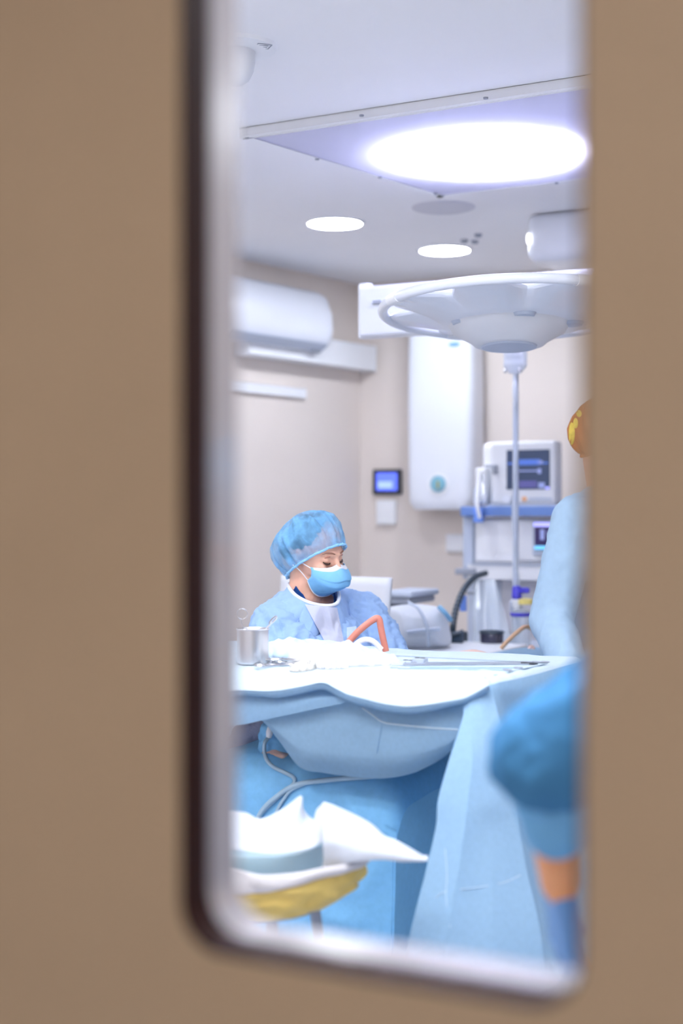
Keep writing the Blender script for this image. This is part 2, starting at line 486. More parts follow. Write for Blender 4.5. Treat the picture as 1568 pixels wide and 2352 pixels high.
def ring(n0, n1, out, inn, rad_in):
    """frame lining the opening from depth n0 to n1, reaching 'inn' into it"""
    bm = NB()
    A = [(U0 + out + a, Z0 + out + b) for a, b in rrect(U1 - U0 - 2 * out, Z1 - Z0 - 2 * out, RC - out, 8)]
    B = [(U0 + inn + a, Z0 + inn + b) for a, b in rrect(U1 - U0 - 2 * inn, Z1 - Z0 - 2 * inn, RC - inn, 8)]
    k = len(A)
    rows = [[bm.verts.new(R(a, n, b)) for a, b in S] for S, n in ((A, n0), (B, n0), (B, n1), (A, n1))]
    for r in range(4):
        x, y = rows[r], rows[(r + 1) % 4]
        for i in range(k): bm.faces.new((x[i], x[(i + 1) % k], y[(i + 1) % k], y[i]))
    return bm
obj('rubber_gasket', ring(-0.001, 0.046, 0.0, 0.0025, 0), M_rubber, door, label='dark brown rubber gasket round the opening', smooth=False)
obj('opening_lining', ring(0.046, DT + 0.001, 0.0, 0.0015, 0), M_reveal, door, label='glossy white lining of the opening', smooth=False)

# ================================================================== CEILING FITTINGS
def cz(px, py): return hitz(px, py, CEIL)
# laminar air panel with a bright round lamp behind its diffuser
DP = 0.026
pc = [hitz(562, 313, CEIL - DP), hitz(1010, 449, CEIL - DP)]
ed = (pc[0] - hitz(1330, 198, CEIL - DP)).normalized() * -1
pA, pB = pc; pD = pA + ed * 2.0; pE = pB + ed * 2.0
lam = empty('ceiling_air_panel', ((pA + pE) / 2).to_3d() + V(0, 0, DP), 'large lavender ceiling air panel with a glowing round lamp behind it', 'ceiling panel')
c1 = (pB - pA).normalized(); c1z = c1.cross(ZA).normalized()
bm = NB(); vs = [bm.verts.new(p) for p in (pA, pB, pE, pD)]; bm.faces.new(vs)
obj('diffuser', bm, M_diff, lam, smooth=False)
def edge_bar(bm, a, b, w, z0, z1):
    d = (b - a).normalized(); s = d.cross(ZA).normalized(); ln = (b - a).length
    add_box(bm, (a + b) / 2 + ZA * ((z0 + z1) / 2 - a.z), ln + w, w, z1 - z0, ax=d, ay=s, az=ZA, bevel=0.004)
bm = NB()
for a, b in ((pA, pB), (pB, pE), (pE, pD), (pD, pA)): edge_bar(bm, a, b, 0.022, CEIL - DP - .004, CEIL)
obj('rim', bm, M_white, lam, smooth=False)
bcen = hitz(1112, 356, CEIL - DP); bcen.z = CEIL - DP + .016
bm = NB(); add_lathe(bm, bcen, [(0.285, 0.006), (0.285, 0.0)], 48)
rl = obj('round_lamp', bm, M_big, lam, smooth=False)
bm = NB(); add_lathe(bm, bcen - ZA * .01, [(0.36, 0.0), (0.366, 0.0), (0.366, 0.016), (0.36, 0.016)], 64, closed=True); obj('halo_collar', bm, M_white, rl)  # unseen ring added round the lamp to hold in its halo
scr = [(830, 266), (1115, 226), (728, 366), (872, 408), (1000, 446), (1278, 421), (566, 316)]
for (x, y) in scr:
    p = hitz(x, y, CEIL - DP - .006); bm = NB(); add_lathe(bm, p, [(0.0, -0.003), (0.007, -0.002), (0.008, 0.003)], 12)
    obj('screw', bm, M_grey, lam)
# downlights
def downlight(p, label, first=None):
    if first is not None:
        c = copy_tree(first); c.location = Vector((p.x, p.y, CEIL)); c['label'] = label; return c
    r = empty('ceiling_downlight', Vector((p.x, p.y, CEIL)), label, 'ceiling light', 'round ceiling downlights')
    c = Vector((p.x, p.y, CEIL))
    bm = NB(); add_lathe(bm, c, [(0.122, -0.008), (0.134, -0.008), (0.138, 0.0), (0.122, 0.0)], 40, closed=True); obj('bezel', bm, M_white, r)
    bm = NB(); add_lathe(bm, c, [(0.0, -0.007), (0.121, -0.007), (0.121, -0.001)], 40); obj('lens', bm, M_lamp, r)
    return r
dl = downlight(cz(769, 511), 'round glowing downlight above the wall air conditioner')
downlight(cz(1021, 573), 'round glowing downlight above the white lamp arm, beside the small ceiling hooks', dl)
for (u, n) in ((-2.1, 1.65), (-1.3, 1.65), (-0.5, 1.65), (0.3, 1.65), (-1.7, 0.75), (-0.7, 0.75), (0.3, 0.75), (-1.2, 0.22), (-0.2, 0.22), (0.8, 0.22), (1.5, 2.9), (-2.6, 3.4)):  # added unseen downlights that fill the table and the shaded gap below it
    q = R(u, n); downlight(q, 'added round downlight for fill light, out of view', dl)
# flat ceiling speaker
p = cz(1018, 476); p.z = CEIL
bm = NB(); add_lathe(bm, p, [(0.0, -0.008), (0.12, -0.008), (0.133, -0.004), (0.136, 0.0)], 40)
obj('ceiling_speaker', bm, M_vent, label='flat round grey disc on the ceiling between the lamp panel and the downlight', cat='ceiling speaker')
# small hooks
p = cz(1082, 549); p.z = CEIL
hk = empty('ceiling_hook', p, 'small pair of dark hooks on the ceiling behind the downlight', 'ceiling hook')
for (x, y) in ((1066, 551), (1090, 553), (1098, 538)):
    q = cz(x, y); q.z = CEIL
    bm = NB(); add_lathe(bm, q, [(0.0, -0.016), (0.014, -0.014), (0.02, 0.0)], 14); obj('hook', bm, M_grey, hk)
# dome sensor, top left
p = cz(541, 107); p.z = CEIL
se = empty('ceiling_motion_sensor', p, 'white dome motion sensor on a round flange, near the door edge', 'motion sensor')
bm = NB(); add_lathe(bm, p, [(0.0, -0.016), (0.08, -0.016), (0.112, -0.010), (0.118, 0.0)], 48); obj('flange', bm, M_white, se)
bm = NB(); add_lathe(bm, p - ZA * 0.016, [(0.0, -0.094), (0.02, -0.091), (0.038, -0.078), (0.05, -0.055), (0.055, -0.03), (0.055, 0.0)], 36); obj('dome', bm, M_offwhite, se)
pl = hitz(604, 106, CEIL - 0.0135)
axu = Vector((0.93, 0.36, 0)).normalized()
bm = NB()
ayu = ZA.cross(axu)
for (dx, dy, w, h) in ((0, 0.017, 0.042, 0.002), (0, -0.017, 0.042, 0.002), (-0.02, 0, 0.002, 0.034), (0.02, 0, 0.002, 0.034), (0, 0.005, 0.026, 0.002), (0, -0.006, 0.026, 0.002)):
    add_box(bm, pl + axu * dx + ayu * dy, w, h, 0.002, ax=axu, ay=ayu, az=ZA)
obj('printed_mark', bm, M_grey, se, smooth=False)

# ================================================================== ON THE WALLS
def lw(px, py, off=0.0): return hit(px, py, C0 + LN * off, LN)
def fw(px, py, off=0.0): return hit(px, py, C0 - NA * off, NA)
# air conditioner on the left wall
a0 = lw(765, 700, 0.2); acr = 0.86
ztop = lw(760, 678, 0.11).z; zbot = lw(735, 805, 0.2).z
ac = empty('wall_air_conditioner', Vector((a0.x, a0.y, zbot)) - LD * acr / 2 - LN * 0.2, 'white wall mounted air conditioner above the seated nurse', 'air conditioner')
pr = [(0.0, ztop), (0.12, ztop), (0.165, ztop - 0.03), (0.195, ztop - 0.12), (0.2, zbot + 0.11), (0.19, zbot + 0.05), (0.15, zbot + 0.008), (0.06, zbot), (0.0, zbot + 0.02)]
bm = NB()
base = Vector((a0.x, a0.y, 0)) - LN * 0.2
rows = []
for (s, k) in ((0.0, 0.86), (0.008, 0.93), (0.025, 0.985), (0.05, 1.0), (acr - 0.05, 1.0), (acr - 0.02, 0.98), (acr, 0.88)):
    zm = (ztop + zbot) / 2
    rows.append([bm.verts.new(base - LD * s + LN * (o * (0.9 + 0.1 * k)) + ZA * (zm + (z - zm) * k)) for (o, z) in pr])
for i in range(len(rows) - 1):
    for j in range(len(pr)):
        q = (j + 1) % len(pr); bm.faces.new((rows[i][j], rows[i][q], rows[i + 1][q], rows[i + 1][j]))
bm.faces.new(rows[0]); bm.faces.new(rows[-1][::-1])
obj('casing', bm, M_enamel, ac, angle=50)
bm = NB(); add_box(bm, base - LD * (acr / 2) + LN * 0.172 + ZA * (zbot + 0.022), acr * 0.9, 0.055, 0.006, ax=LD, ay=(LN * 0.8 + ZA * 0.6).normalized(), az=(ZA * 0.8 - LN * 0.6).normalized(), bevel=0.002)
obj('air_flap', bm, M_palegrey, ac, smooth=False)
bm = NB(); add_box(bm, base - LD * 0.09 + LN * 0.15 + ZA * (zbot + 0.004), 0.06, 0.02, 0.012, ax=LD, ay=LN, bevel=0.003); obj('indicator', bm, M_grey, ac, smooth=False)
# cable trunking below it
q1 = lw(862, 822, 0.1); zt = lw(864, 797, 0.1).z; zb = lw(861, 852, 0.1).z
q1 = C0 + LN * 0.0 + LD * 0.0
bm = NB(); add_box(bm, C0 - LD * 0.56 + LN * 0.056 + ZA * ((zt + zb) / 2), 1.1, 0.11, zt - zb, ax=LD, ay=LN, bevel=0.006)
obj('cable_trunking', bm, M_white, smooth=False, label='long white cable trunking on the side wall under the air conditioner', cat='cable trunking')
# rail and joint on the left wall
zr = lw(600, 893, 0.02).z
bm = NB(); e1 = lw(694, 905, 0.0); add_box(bm, Vector((e1.x, e1.y, zr)) - LD * 0.7 + LN * 0.012, 1.4, 0.024, 0.05, ax=LD, ay=LN, bevel=0.004)
obj('wall_rail', bm, M_white, smooth=False, label='pale horizontal rail on the side wall below the cable trunking', cat='wall rail')
# water heater on the far wall
bl, brr = fw(944, 1000, 0.16), fw(1104, 1000, 0.1)
hw = (brr - bl).dot(UA); hb = fw(1000, 1170, 0.2).z; ht = hb + 1.1
hc = (bl + brr) / 2; hc.z = 0
hu = toun(hc)[0]
wh = empty('wall_water_heater', R(hu, nC, hb), 'tall flat white water heater with a round dial on the end wall', 'water heater')
bm = NB()
def heater(u, v):
    a = 2 * PI * u
    z = hb + (ht - hb) * v
    e = min(1.0, (v / 0.045)) if v < 0.045 else (min(1.0, (1 - v) / 0.045))
    k = 0.86 + 0.14 * math.sin(PI / 2 * e)
    bow = 1.0 + 0.045 * math.sin(PI * v)
    x, y = math.cos(a), math.sin(a)
    sx = math.copysign(abs(x) ** 0.28, x); sy = math.copysign(abs(y) ** 0.5, y)
    return R(hu + sx * hw / 2 * k * bow * 0.98, nC - 0.02 - 0.11 + sy * 0.11 * k, z)
add_surf(bm, heater, 64, 40, closeu=True)
bmesh.ops.holes_fill(bm, edges=[e for e in bm.edges if e.is_boundary], sides=0)
obj('casing', bm, M_enamel, wh, angle=60)
for s in (-0.12, 0.12):
    bm = NB(); add_box(bm, R(hu + s, nC - 0.012, hb + 0.9), 0.04, 0.03, 0.1); obj('wall_bracket', bm, M_white, wh, smooth=False)
d0 = hit(1006, 1112, R(0, nC - 0.242), NA)
bm = NB(); add_lathe(bm, d0, [(0.0, 0.012), (0.036, 0.012), (0.042, 0.006), (0.044, -0.01)], 32, ax=-NA); dial = obj('dial', bm, M_dial, wh, label='teal round dial')
bm = NB(); add_box(bm, d0 - NA * 0.014 - ZA * 0.004 + UA * 0.004, 0.012, 0.006, 0.04, bevel=0.002); obj('pointer', bm, M_gold, dial, smooth=False)
bm = NB(); add_lathe(bm, d0, [(0.048, 0.004), (0.062, 0.004), (0.064, -0.01), (0.048, -0.01)], 32, ax=-NA, closed=True); obj('dial_ring', bm, M_white, wh)
d1 = hit(1043, 791, R(0, nC - 0.242), NA)
bm = NB()
add_ell(bm, d1, UA * 0.034, NA * 0.004, ZA * 0.013); obj('maker_mark', bm, M_mark, wh)
# thermostat and switches
def wall_box(name, px0, px1, py0, py1, depth, m, bevel, parent=None, off=0.0, **k):
    a = fw((px0 + px1) / 2, (py0 + py1) / 2, off + depth); c, w, d, h = fspan(px0, px1, py0, py1, a.y, depth)
    bm = NB(); add_box(bm, c, w, depth, h, bevel=bevel); return obj(name, bm, m, parent, smooth=False, **k)
th = wall_box('wall_thermostat', 855, 919, 1078, 1136, 0.03, M_dark, 0.006, label='small black thermostat with a lit blue display beside the water heater', cat='thermostat')
wall_box('display', 864, 911, 1086, 1127, 0.004, M_tstat, 0.0, th, 0.03, label='lit blue display')
bm_ = wall_box('display_bar', 868, 900, 1106, 1121, 0.002, M_tstat2, 0.0, th, 0.034)
wall_box('wall_switch', 863, 907, 1149, 1205, 0.03, M_white, 0.005, label='white square wall switch right below the black thermostat', cat='switch')
wall_box('wall_socket', 1023, 1066, 1227, 1268, 0.03, M_white, 0.005, label='small white wall socket below the water heater, beside the anaesthesia machine', cat='socket')

# ================================================================== SURGICAL LAMP
LC = P(1182, 712, 4.7)
sl = empty('surgical_lamp', LC, 'big white surgical lamp head with a ring rail on a wide ceiling arm', 'surgical lamp')
tl = math.radians(4.5)
LX = V(1, 0, 0); LZ = V(0, -math.sin(-tl) * -1, math.cos(tl)); LZ = V(0, math.sin(tl), math.cos(tl)); LY = LZ.cross(LX)
RR = 0.437
bm = NB(); add_tube(bm, [LC + LX * (RR * math.cos(2 * PI * i / 72)) + LY * (RR * math.sin(2 * PI * i / 72)) for i in range(72)], 0.0165, 12, closed=True)
obj('ring_rail', bm, M_enamel, sl)
def petal(th, r, h):
    if r < 0.25: return r, h
    d = ((th - PI / 2 + PI / 8) % (PI / 4)) - PI / 8            # eight notches round the rim
    k = max(0.0, 1 - abs(d) / 0.21) ** 0.8
    return r - (r - 0.25) * 0.62 * k, h
bm = NB(); add_lathe(bm, LC, [(0.001, 0.03), (0.2, 0.028), (0.32, 0.016), (0.415, 0.007), (0.424, 0.0), (0.415, -0.008), (0.33, -0.026), (0.25, -0.046), (0.236, -0.052), (0.001, -0.052)], 160, ax=LZ, squash=petal, rad=(LX, LY))
obj('lamp_head', bm, M_enamel, sl)
bm = NB(); add_lathe(bm, LC - LX * 0.02, [(0.001, -0.05), (0.2, -0.05), (0.185, -0.075), (0.13, -0.105), (0.115, -0.118), (0.105, -0.121), (0.001, -0.121)], 56, ax=LZ)
hb_ = obj('lamp_hub', bm, M_offwhite, sl)
bm = NB(); add_lathe(bm, LC - LX * 0.02, [(0.001, -0.118), (0.094, -0.118), (0.09, -0.127), (0.001, -0.128)], 40, ax=LZ); obj('hub_cap', bm, M_palegrey, hb_)
for i in range(4):
    a = PI / 2 + PI / 8 + PI / 2 * i
    d = LX * math.cos(a) + LY * math.sin(a); t_ = LZ.cross(d)
    bm = NB(); add_tube(bm, [LC + LX * (RR * math.cos(a + q)) + LY * (RR * math.sin(a + q)) for q in (-.075, -.04, 0, .04, .075)], 0.0185, 14)
    add_box(bm, LC + d * 0.405, 0.06, 0.065, 0.02, ax=d, ay=t_, az=LZ, bevel=0.006); obj('spoke', bm, M_white, sl)
for i in range(5):
    a = 0.35 + PI / 5 + 2 * PI * i / 5
    d = LX * math.cos(a) + LY * math.sin(a)
    bm = NB(); add_lathe(bm, LC + d * 0.19 - LZ * 0.056, [(0.001, -0.006), (0.032, -0.006), (0.038, 0.004)], 20, ax=LZ); obj('lens', bm, M_palegrey, sl)
AY = 5.25
bm = NB(); c, w, d, h = fspan(822, 1420, 634, 755, AY, 0.1)
add_box(bm, c, w, d, h, bevel=0.012, seg=3); arm = obj('lamp_arm', bm, M_enamel, sl, smooth=False)
bm = NB(); c2 = hit(840, 640, c - NA * 0.0, NA); add_lathe(bm, Vector((c2.x, c2.y, c.z - h / 2 - 0.002)), [(0.001, 0.0), (0.026, 0.0), (0.03, 0.006), (0.03, h + 0.008), (0.026, h + 0.018), (0.001, h + 0.02)], 28); obj('arm_end_cap', bm, M_enamel, arm)
bm = NB(); c3 = hit(866, 694, c - NA * 0.052, NA); add_box(bm, c3, 0.038, 0.012, 0.016, bevel=0.003); obj('arm_slot', bm, M_grey, arm, smooth=False)
cR = c + UA * (w / 2)
bm = NB(); add_tube(bm, [LC + LZ * 0.02 + LX * .3, LC + LZ * 0.03 + LX * 0.36 + LY * .2, Vector((cR.x - 0.12, cR.y, c.z))], 0.024, 14, smooth=6); obj('lamp_pivot', bm, M_white, sl)
bm = NB(); add_tube(bm, [Vector((cR.x, cR.y, c.z - 0.1)), Vector((cR.x, cR.y, CEIL))], 0.05, 24); obj('ceiling_column', bm, M_white, sl)
# white housing on the ceiling
bm = NB(); c, w, d, h = fspan(1206, 1420, 500, 598, 6.1, 0.4)
c.z = CEIL - 0.105; 
add_box(bm, c, w, d, 0.21, bevel=0.045, seg=4)
hs = obj('ceiling_housing', bm, M_enamel, label='rounded white housing on the ceiling behind the surgical lamp', cat='ceiling housing', angle=60)
bm = NB(); p = hit(1209, 549, c - NA * (d / 2), NA); add_ell(bm, p + UA * 0.008, UA * 0.007, NA * 0.012, ZA * 0.024); obj('status_light', bm, M_tstat2 if False else mat('status_white', (255, 255, 255), 0.3, emit=(255, 255, 255), estr=3.0), hs)
# ================================================================== ANAESTHESIA CORNER
MY = 6.75                                                    # front face of the machine
pm = P(1180, 1250, MY)
am = empty('anaesthesia_machine', Vector((pm.x, pm.y, 0)) + NA * 0.25, 'pale grey anaesthesia machine with a blue shelf and worktop under the patient monitor', 'anaesthesia machine')
def pspan(px0, px1, py0, py1, off, depth, p0=None):
    """like fspan, on the machine's own front plane moved back by off"""
    q0 = (p0 or pm) + NA * off; ym = (py0 + py1) / 2
    a, b = hit(px0, ym, q0, NA), hit(px1, ym, q0, NA)
    c = (a + b) / 2; h = (py1 - py0) / F * c.y; c = c + NA * (depth / 2); c.z = HC - (ym - CY) / F * ((a + b) / 2).y
    return c, (b - a).dot(UA), depth, h
def part(name, m, px0, px1, py0, py1, Y, depth, parent=am, bevel=0.006, z0=None, **k):
    c, w, d, h = pspan(px0, px1, py0, py1, Y - MY, depth) if (parent in (am, ) and Y > 6.4) else fspan(px0, px1, py0, py1, Y, depth)
    if z0 is not None:
        zt_ = c.z + h / 2; c.z = (zt_ + z0) / 2; h = zt_ - z0
    bm = NB(); add_box(bm, c, w, d, h, bevel=bevel); return obj(name, bm, m, parent, smooth=False, **k)
part('shelf', M_blueshelf, 1056, 1400, 1163, 1186, MY - 0.05, 0.5, label='blue shelf')
part('shelf_edge', M_palegrey, 1118, 1290, 1158, 1164, MY - 0.03, 0.42)
part('post', M_palegrey, 1062, 1086, 1186, 1330, MY, 0.1)
part('upper_cabinet', M_offwhite, 1088, 1400, 1188, 1296, MY + 0.02, 0.42)
part('drawer_front', M_white, 1092, 1180, 1194, 1290, MY, 0.03, bevel=0.004)
part('control_panel', M_offwhite, 1186, 1400, 1194, 1290, MY, 0.03, bevel=0.004)
ws = part('worktop', M_white, 1072, 1400, 1299, 1334, MY - 0.02, 0.46)
part('worktop_lip', M_palegrey, 1078, 1400, 1296, 1300, MY - 0.03, 0.03, bevel=0.001)
part('side_bracket', M_grey, 1044, 1090, 1306, 1320, MY - 0.04, 0.06, bevel=0.004, label='grey side bracket')
part('lower_body', M_vent, 1150, 1400, 1334, 1500, MY + 0.12, 0.34, z0=0.12)
part('lower_front', M_palegrey, 1072, 1150, 1334, 1500, MY + 0.12, 0.34, z0=0.12)
c, w, d, h = fspan(1030, 1400, 1494, 1506, 6.1, .5); bm = NB(); add_box(bm, c, w, d, h, bevel=.006); obj('work_shelf', bm, M_palegrey, am, smooth=False)
scn = part('side_screen', M_palegrey, 1222, 1330, 1197, 1275, MY - 0.02, 0.03, bevel=0.004, label='small screen in a grey bezel')
def overlay(name, m, px0, px1, py0, py1, Y, parent, dd=0.003):
    c, w, d, h = pspan(px0, px1, py0, py1, Y - MY, dd); bm = NB(); add_box(bm, c, w, dd, h); return obj(name, bm, m, parent, smooth=False)
overlay('screen_glass', M_screen2, 1227, 1310, 1200, 1265, MY - 0.024, scn)
overlay('title_bar', M_lav, 1225, 1312, 1200, 1210, MY - 0.027, scn)
overlay('status_bar', M_cyan, 1227, 1310, 1254, 1263, MY - 0.027, scn)
overlay('gauge', M_trace, 1240, 1249, 1216, 1240, MY - 0.027, scn)
overlay('meter', M_trace, 1256, 1266, 1220, 1230, MY - 0.027, scn)
for i, (u, v) in enumerate(((-0.35, 0.05), (0.25, 0.05), (-0.35, 0.4), (0.25, 0.4))):
    bm = NB(); q = Vector((pm.x, pm.y, 0.06)) + UA * u + NA * v
    add_tube(bm, [q - UA * 0.015, q + UA * 0.015], 0.06, 20); obj('caster', bm, M_dark, am)
bm = NB(); add_box(bm, Vector((pm.x, pm.y, 0.13)) + UA * 0.05 + NA * 0.25, 0.85, 0.55, 0.04, bevel=0.01); obj('base', bm, M_palegrey, am, smooth=False)
# hanging labels and flow unit on the left
part('gas_unit', M_white, 1090, 1116, 1074, 1160, MY + 0.02, 0.12, bevel=0.01)
part('gas_fitting', M_palegrey, 1086, 1096, 1120, 1160, MY - 0.02, 0.04, bevel=0.008)
part('bracket_arm', M_grey, 1112, 1138, 1068, 1074, MY - 0.02, 0.03, bevel=0.002)
part('bracket_drop', M_grey, 1131, 1138, 1074, 1088, MY - 0.02, 0.03, bevel=0.002)
part('blue_clip', M_bluebit, 1086, 1106, 1165, 1200, MY - 0.09, 0.03, bevel=0.004, label='bright blue clip')
bm = NB()
add_tube(bm, [P(1103, 1085, MY - 0.06), P(1098, 1120, MY - 0.08), P(1096, 1160, MY - 0.12), P(1102, 1190, MY - 0.12)], 0.009, 8, smooth=5)
obj('gas_line', bm, M_white, am)
bm = NB()
add_tube(bm, [P(1108, 1090, MY - 0.04), P(1110, 1130, MY - 0.1), P(1104, 1150, MY - 0.12)], 0.006, 8, smooth=5)
obj('sample_line', bm, M_film, am)

# patient monitor
mo = empty('patient_monitor', P(1195, 1158, MY), 'white patient monitor with a dark screen and a row of buttons on the blue shelf', 'monitor')
bm = NB(); c, w, d, h = pspan(1126, 1276, 1013, 1158, 0, .1); add_box(bm, c, w, d, h, bevel=0.016, seg=3); obj('front_bezel', bm, M_offwhite, mo, smooth=False)
bm = NB(); c, w, d, h = pspan(1118, 1262, 1014, 1157, 0.1, 0.18); add_box(bm, c - UA * 0.03, w, d, h, bevel=0.03, seg=3); obj('rear_case', bm, M_white, mo, smooth=False)
scr_ = overlay('screen', M_screen, 1163, 1262, 1033, 1124, MY - 0.003, mo, 0.004)
for (a, b, c_, d_, m_) in ((1188, 1240, 1055, 1068, M_wave), (1165, 1258, 1062, 1066, M_wave), (1190, 1238, 1080, 1083, M_trace), (1234, 1246, 1058, 1066, M_trace), (1234, 1242, 1076, 1088, M_trace), (1190, 1232, 1104, 1120, mat('dim_violet', (60, 60, 110), .3, emit=(86, 86, 140), estr=.6)), (1236, 1250, 1108, 1121, M_trace), (1252, 1261, 1118, 1123, M_lav)):
    overlay('readout', m_, a, b, c_, d_, MY - 0.006, scr_)
bm = NB(); p = hit(1166, 1147, pm - NA * .001, NA); add_lathe(bm, p, [(0.0, 0.02), (0.02, 0.02), (0.024, 0.0)], 24, ax=-NA); obj('selector_knob', bm, M_enamel, mo)
bm = NB(); p = hit(1204, 1146, pm - NA * .001, NA); add_lathe(bm, p, [(0.0, 0.006), (0.011, 0.006), (0.012, 0.0)], 20, ax=-NA); obj('alarm_button', bm, M_orange, mo, label='orange alarm button')
for i in range(6):
    p = hit(1219 + i * 8.7, 1146, pm - NA * .001, NA); bm = NB(); add_lathe(bm, p, [(0.0, 0.005), (0.007, 0.005), (0.008, 0.0)], 16, ax=-NA); obj('button', bm, M_palegrey, mo)

# infusion stand and bags
IY = 6.05
ip = P(1184, 1000, IY)
iv = empty('infusion_stand', Vector((ip.x, ip.y, 0)), 'thin steel infusion stand in front of the patient monitor', 'infusion stand')
bm = NB(); add_tube(bm, [Vector((ip.x, ip.y, 0.75)), Vector((ip.x, ip.y, 2.055))], 0.0125, 14); obj('pole', bm, M_palegrey, iv)
bm = NB(); add_tube(bm, [Vector((ip.x, ip.y, 0.08)), Vector((ip.x, ip.y, 0.95))], 0.017, 14); obj('lower_tube', bm, M_palegrey, iv)
bm = NB(); add_lathe(bm, Vector((ip.x, ip.y, 0.95)), [(0.018, -0.03), (0.026, -0.02), (0.026, 0.02), (0.014, 0.03)], 20, closed=True); obj('clamp_collar', bm, M_palegrey, iv)
for i in range(4):
    a = PI / 2 * i + 0.4; d = UA * math.cos(a) + NA * math.sin(a); q = Vector((ip.x, ip.y, 0))
    bm = NB(); add_tube(bm, [q + d * 0.02 - UA * 0 + ZA * 0.95 - d * 0.0, q + d * 0.05 + ZA * 0.965, q + d * 0.09 + ZA * 0.985], 0.004, 8, smooth=4) if False else None
    bm = NB(); hz = 2.055
    add_tube(bm, [q + ZA * (hz - 0.01), q + d * 0.05 + ZA * hz, q + d * 0.085 + ZA * (hz - 0.005), q + d * 0.095 + ZA * (hz + 0.03)], 0.0045, 8, smooth=4); obj('hook', bm, M_shiny, iv)
    bm = NB(); add_tube(bm, [q + ZA * 0.1, q + d * 0.3 + ZA * 0.055], 0.014, 10); lg = obj('leg', bm, M_palegrey, iv)
    bm = NB(); e = q + d * 0.3 + ZA * 0.03; s = ZA.cross(d); add_tube(bm, [e - s * 0.012, e + s * 0.012], 0.028, 16); obj('caster', bm, M_dark, lg)
def bag(px0, px1, py0, py1, Y, label):
    w = (px1 - px0) / F * Y; h = (py1 - py0) / F * Y; c = P((px0 + px1) / 2, (py0 + py1) / 2, Y)
    r = empty('infusion_bag', c - ZA * h / 2, label, 'infusion bag', 'infusion bags on the stand')
    bm = NB()
    def f(u, v):
        a = 2 * PI * u; e = math.sin(PI * min(1, max(0, v * 0.96 + 0.02))) ** 0.35
        k = 1.0 if v > 0.25 else 0.5 + 2.0 * v
        x, y = math.cos(a), math.sin(a)
        return c + UA * (math.copysign(abs(x) ** 0.6, x) * w / 2 * k) + NA * (y * 0.022 * e * (1 + 0.3 * noise.noise(V(u * 3, v * 5, 1)))) + ZA * (h * (v - 0.5))
    add_surf(bm, f, 32, 20, closeu=True); obj('pouch', bm, M_vinyl, r)
    bm = NB(); b0 = c - ZA * (h / 2)
    add_lathe(bm, b0 - ZA * 0.09, [(0.004, -0.05), (0.008, -0.045), (0.012, 0.0), (0.012, 0.045), (0.006, 0.055), (0.006, 0.09)], 18); obj('drip_chamber', bm, M_vinyl, r)
    bm = NB(); add_box(bm, c + ZA * (h / 2 + 0.008), w * 0.7, 0.006, 0.02, bevel=0.002); obj('hanger_tab', bm, M_film, r, smooth=False)
    bm = NB(); add_tube(bm, [b0 - ZA * 0.14, b0 - ZA * 0.3 + UA * 0.01, b0 - ZA * 0.6 - UA * 0.015, b0 - ZA * 0.9 + UA * 0.02], 0.003, 6, smooth=6); obj('drip_line', bm, M_film, r)
    for (dx, dz) in ((-0.4, 0.45), (0.42, 0.5), (-0.33, -0.42), (0.3, -0.4)):
        bm = NB(); add_ell(bm, c + UA * (dx * w) + ZA * (dz * h) - NA * 0.03, UA * 0.008, NA * 0.008, ZA * 0.01, 12); obj('port', bm, M_shiny, r)
    return r
bag(1155, 1211, 793, 858, IY - 0.04, 'clear infusion bag hanging from the stand just below the lamp hub')

# things on the work shelf by the machine
WY = 6.15
shelf_z = P(1200, 1494, 6.1).z
b = P(1045, 1490, 6.0)
hz_ = empty('corrugated_hose', Vector((b.x, b.y, shelf_z)), 'black curved breathing hose rising from a dark block behind the table', 'breathing hose')
bm = NB(); cp = [P(1040, 1462, 6.0), P(1040, 1440, 6.02), P(1048, 1395, 6.1), P(1066, 1352, 6.25), P(1090, 1326, 6.4), P(1116, 1316, 6.6)]
path = crom(cp, 120)
add_tube(bm, path, [0.0125 + 0.0022 * math.sin(i * 1.3) for i in range(120)], 12); obj('hose', bm, M_blackhose, hz_)
bm = NB(); add_fbox(bm, 1031, 1061, 1452, 1498, 5.98, 0.07, bevel=0.008); obj('block', bm, M_blackhose, hz_, smooth=False)
bm = NB(); add_tube(bm, [P(1020, 1462, 5.98), P(1048, 1456, 5.98), P(1064, 1450, 5.98)], 0.01, 10); obj('cross_tube', bm, M_blackhose, hz_)
part('tag_clip', M_bluebit, 1055, 1068, 1368, 1404, 6.2, 0.02, parent=hz_, bevel=0.003, label='bright blue tag')
# clear bag
cb = empty('clear_plastic_bag', P(1125, 1490, 6.1), 'clear plastic bag hanging in a cone above the dark canister', 'plastic bag')
bm = NB()
def cbag(u, v):
    a = 2 * PI * u; c = P(1118 + 8 * (1 - v), 1490 - 158 * v, 6.22 + 0.25 * v)
    r = 0.085 * (1 - v) + 0.045 * v + 0.01 * math.sin(3 * a + 4 * v) + 0.006 * math.sin(7 * a)
    return c + UA * (r * math.cos(a)) + NA * (0.6 * r * math.sin(a))
add_surf(bm, cbag, 48, 24, closeu=True); obj('bag', bm, M_film, cb)
part('hanging_bar', M_grey, 1070, 1090, 1358, 1366, 6.44, 0.04, parent=cb, bevel=0.003)
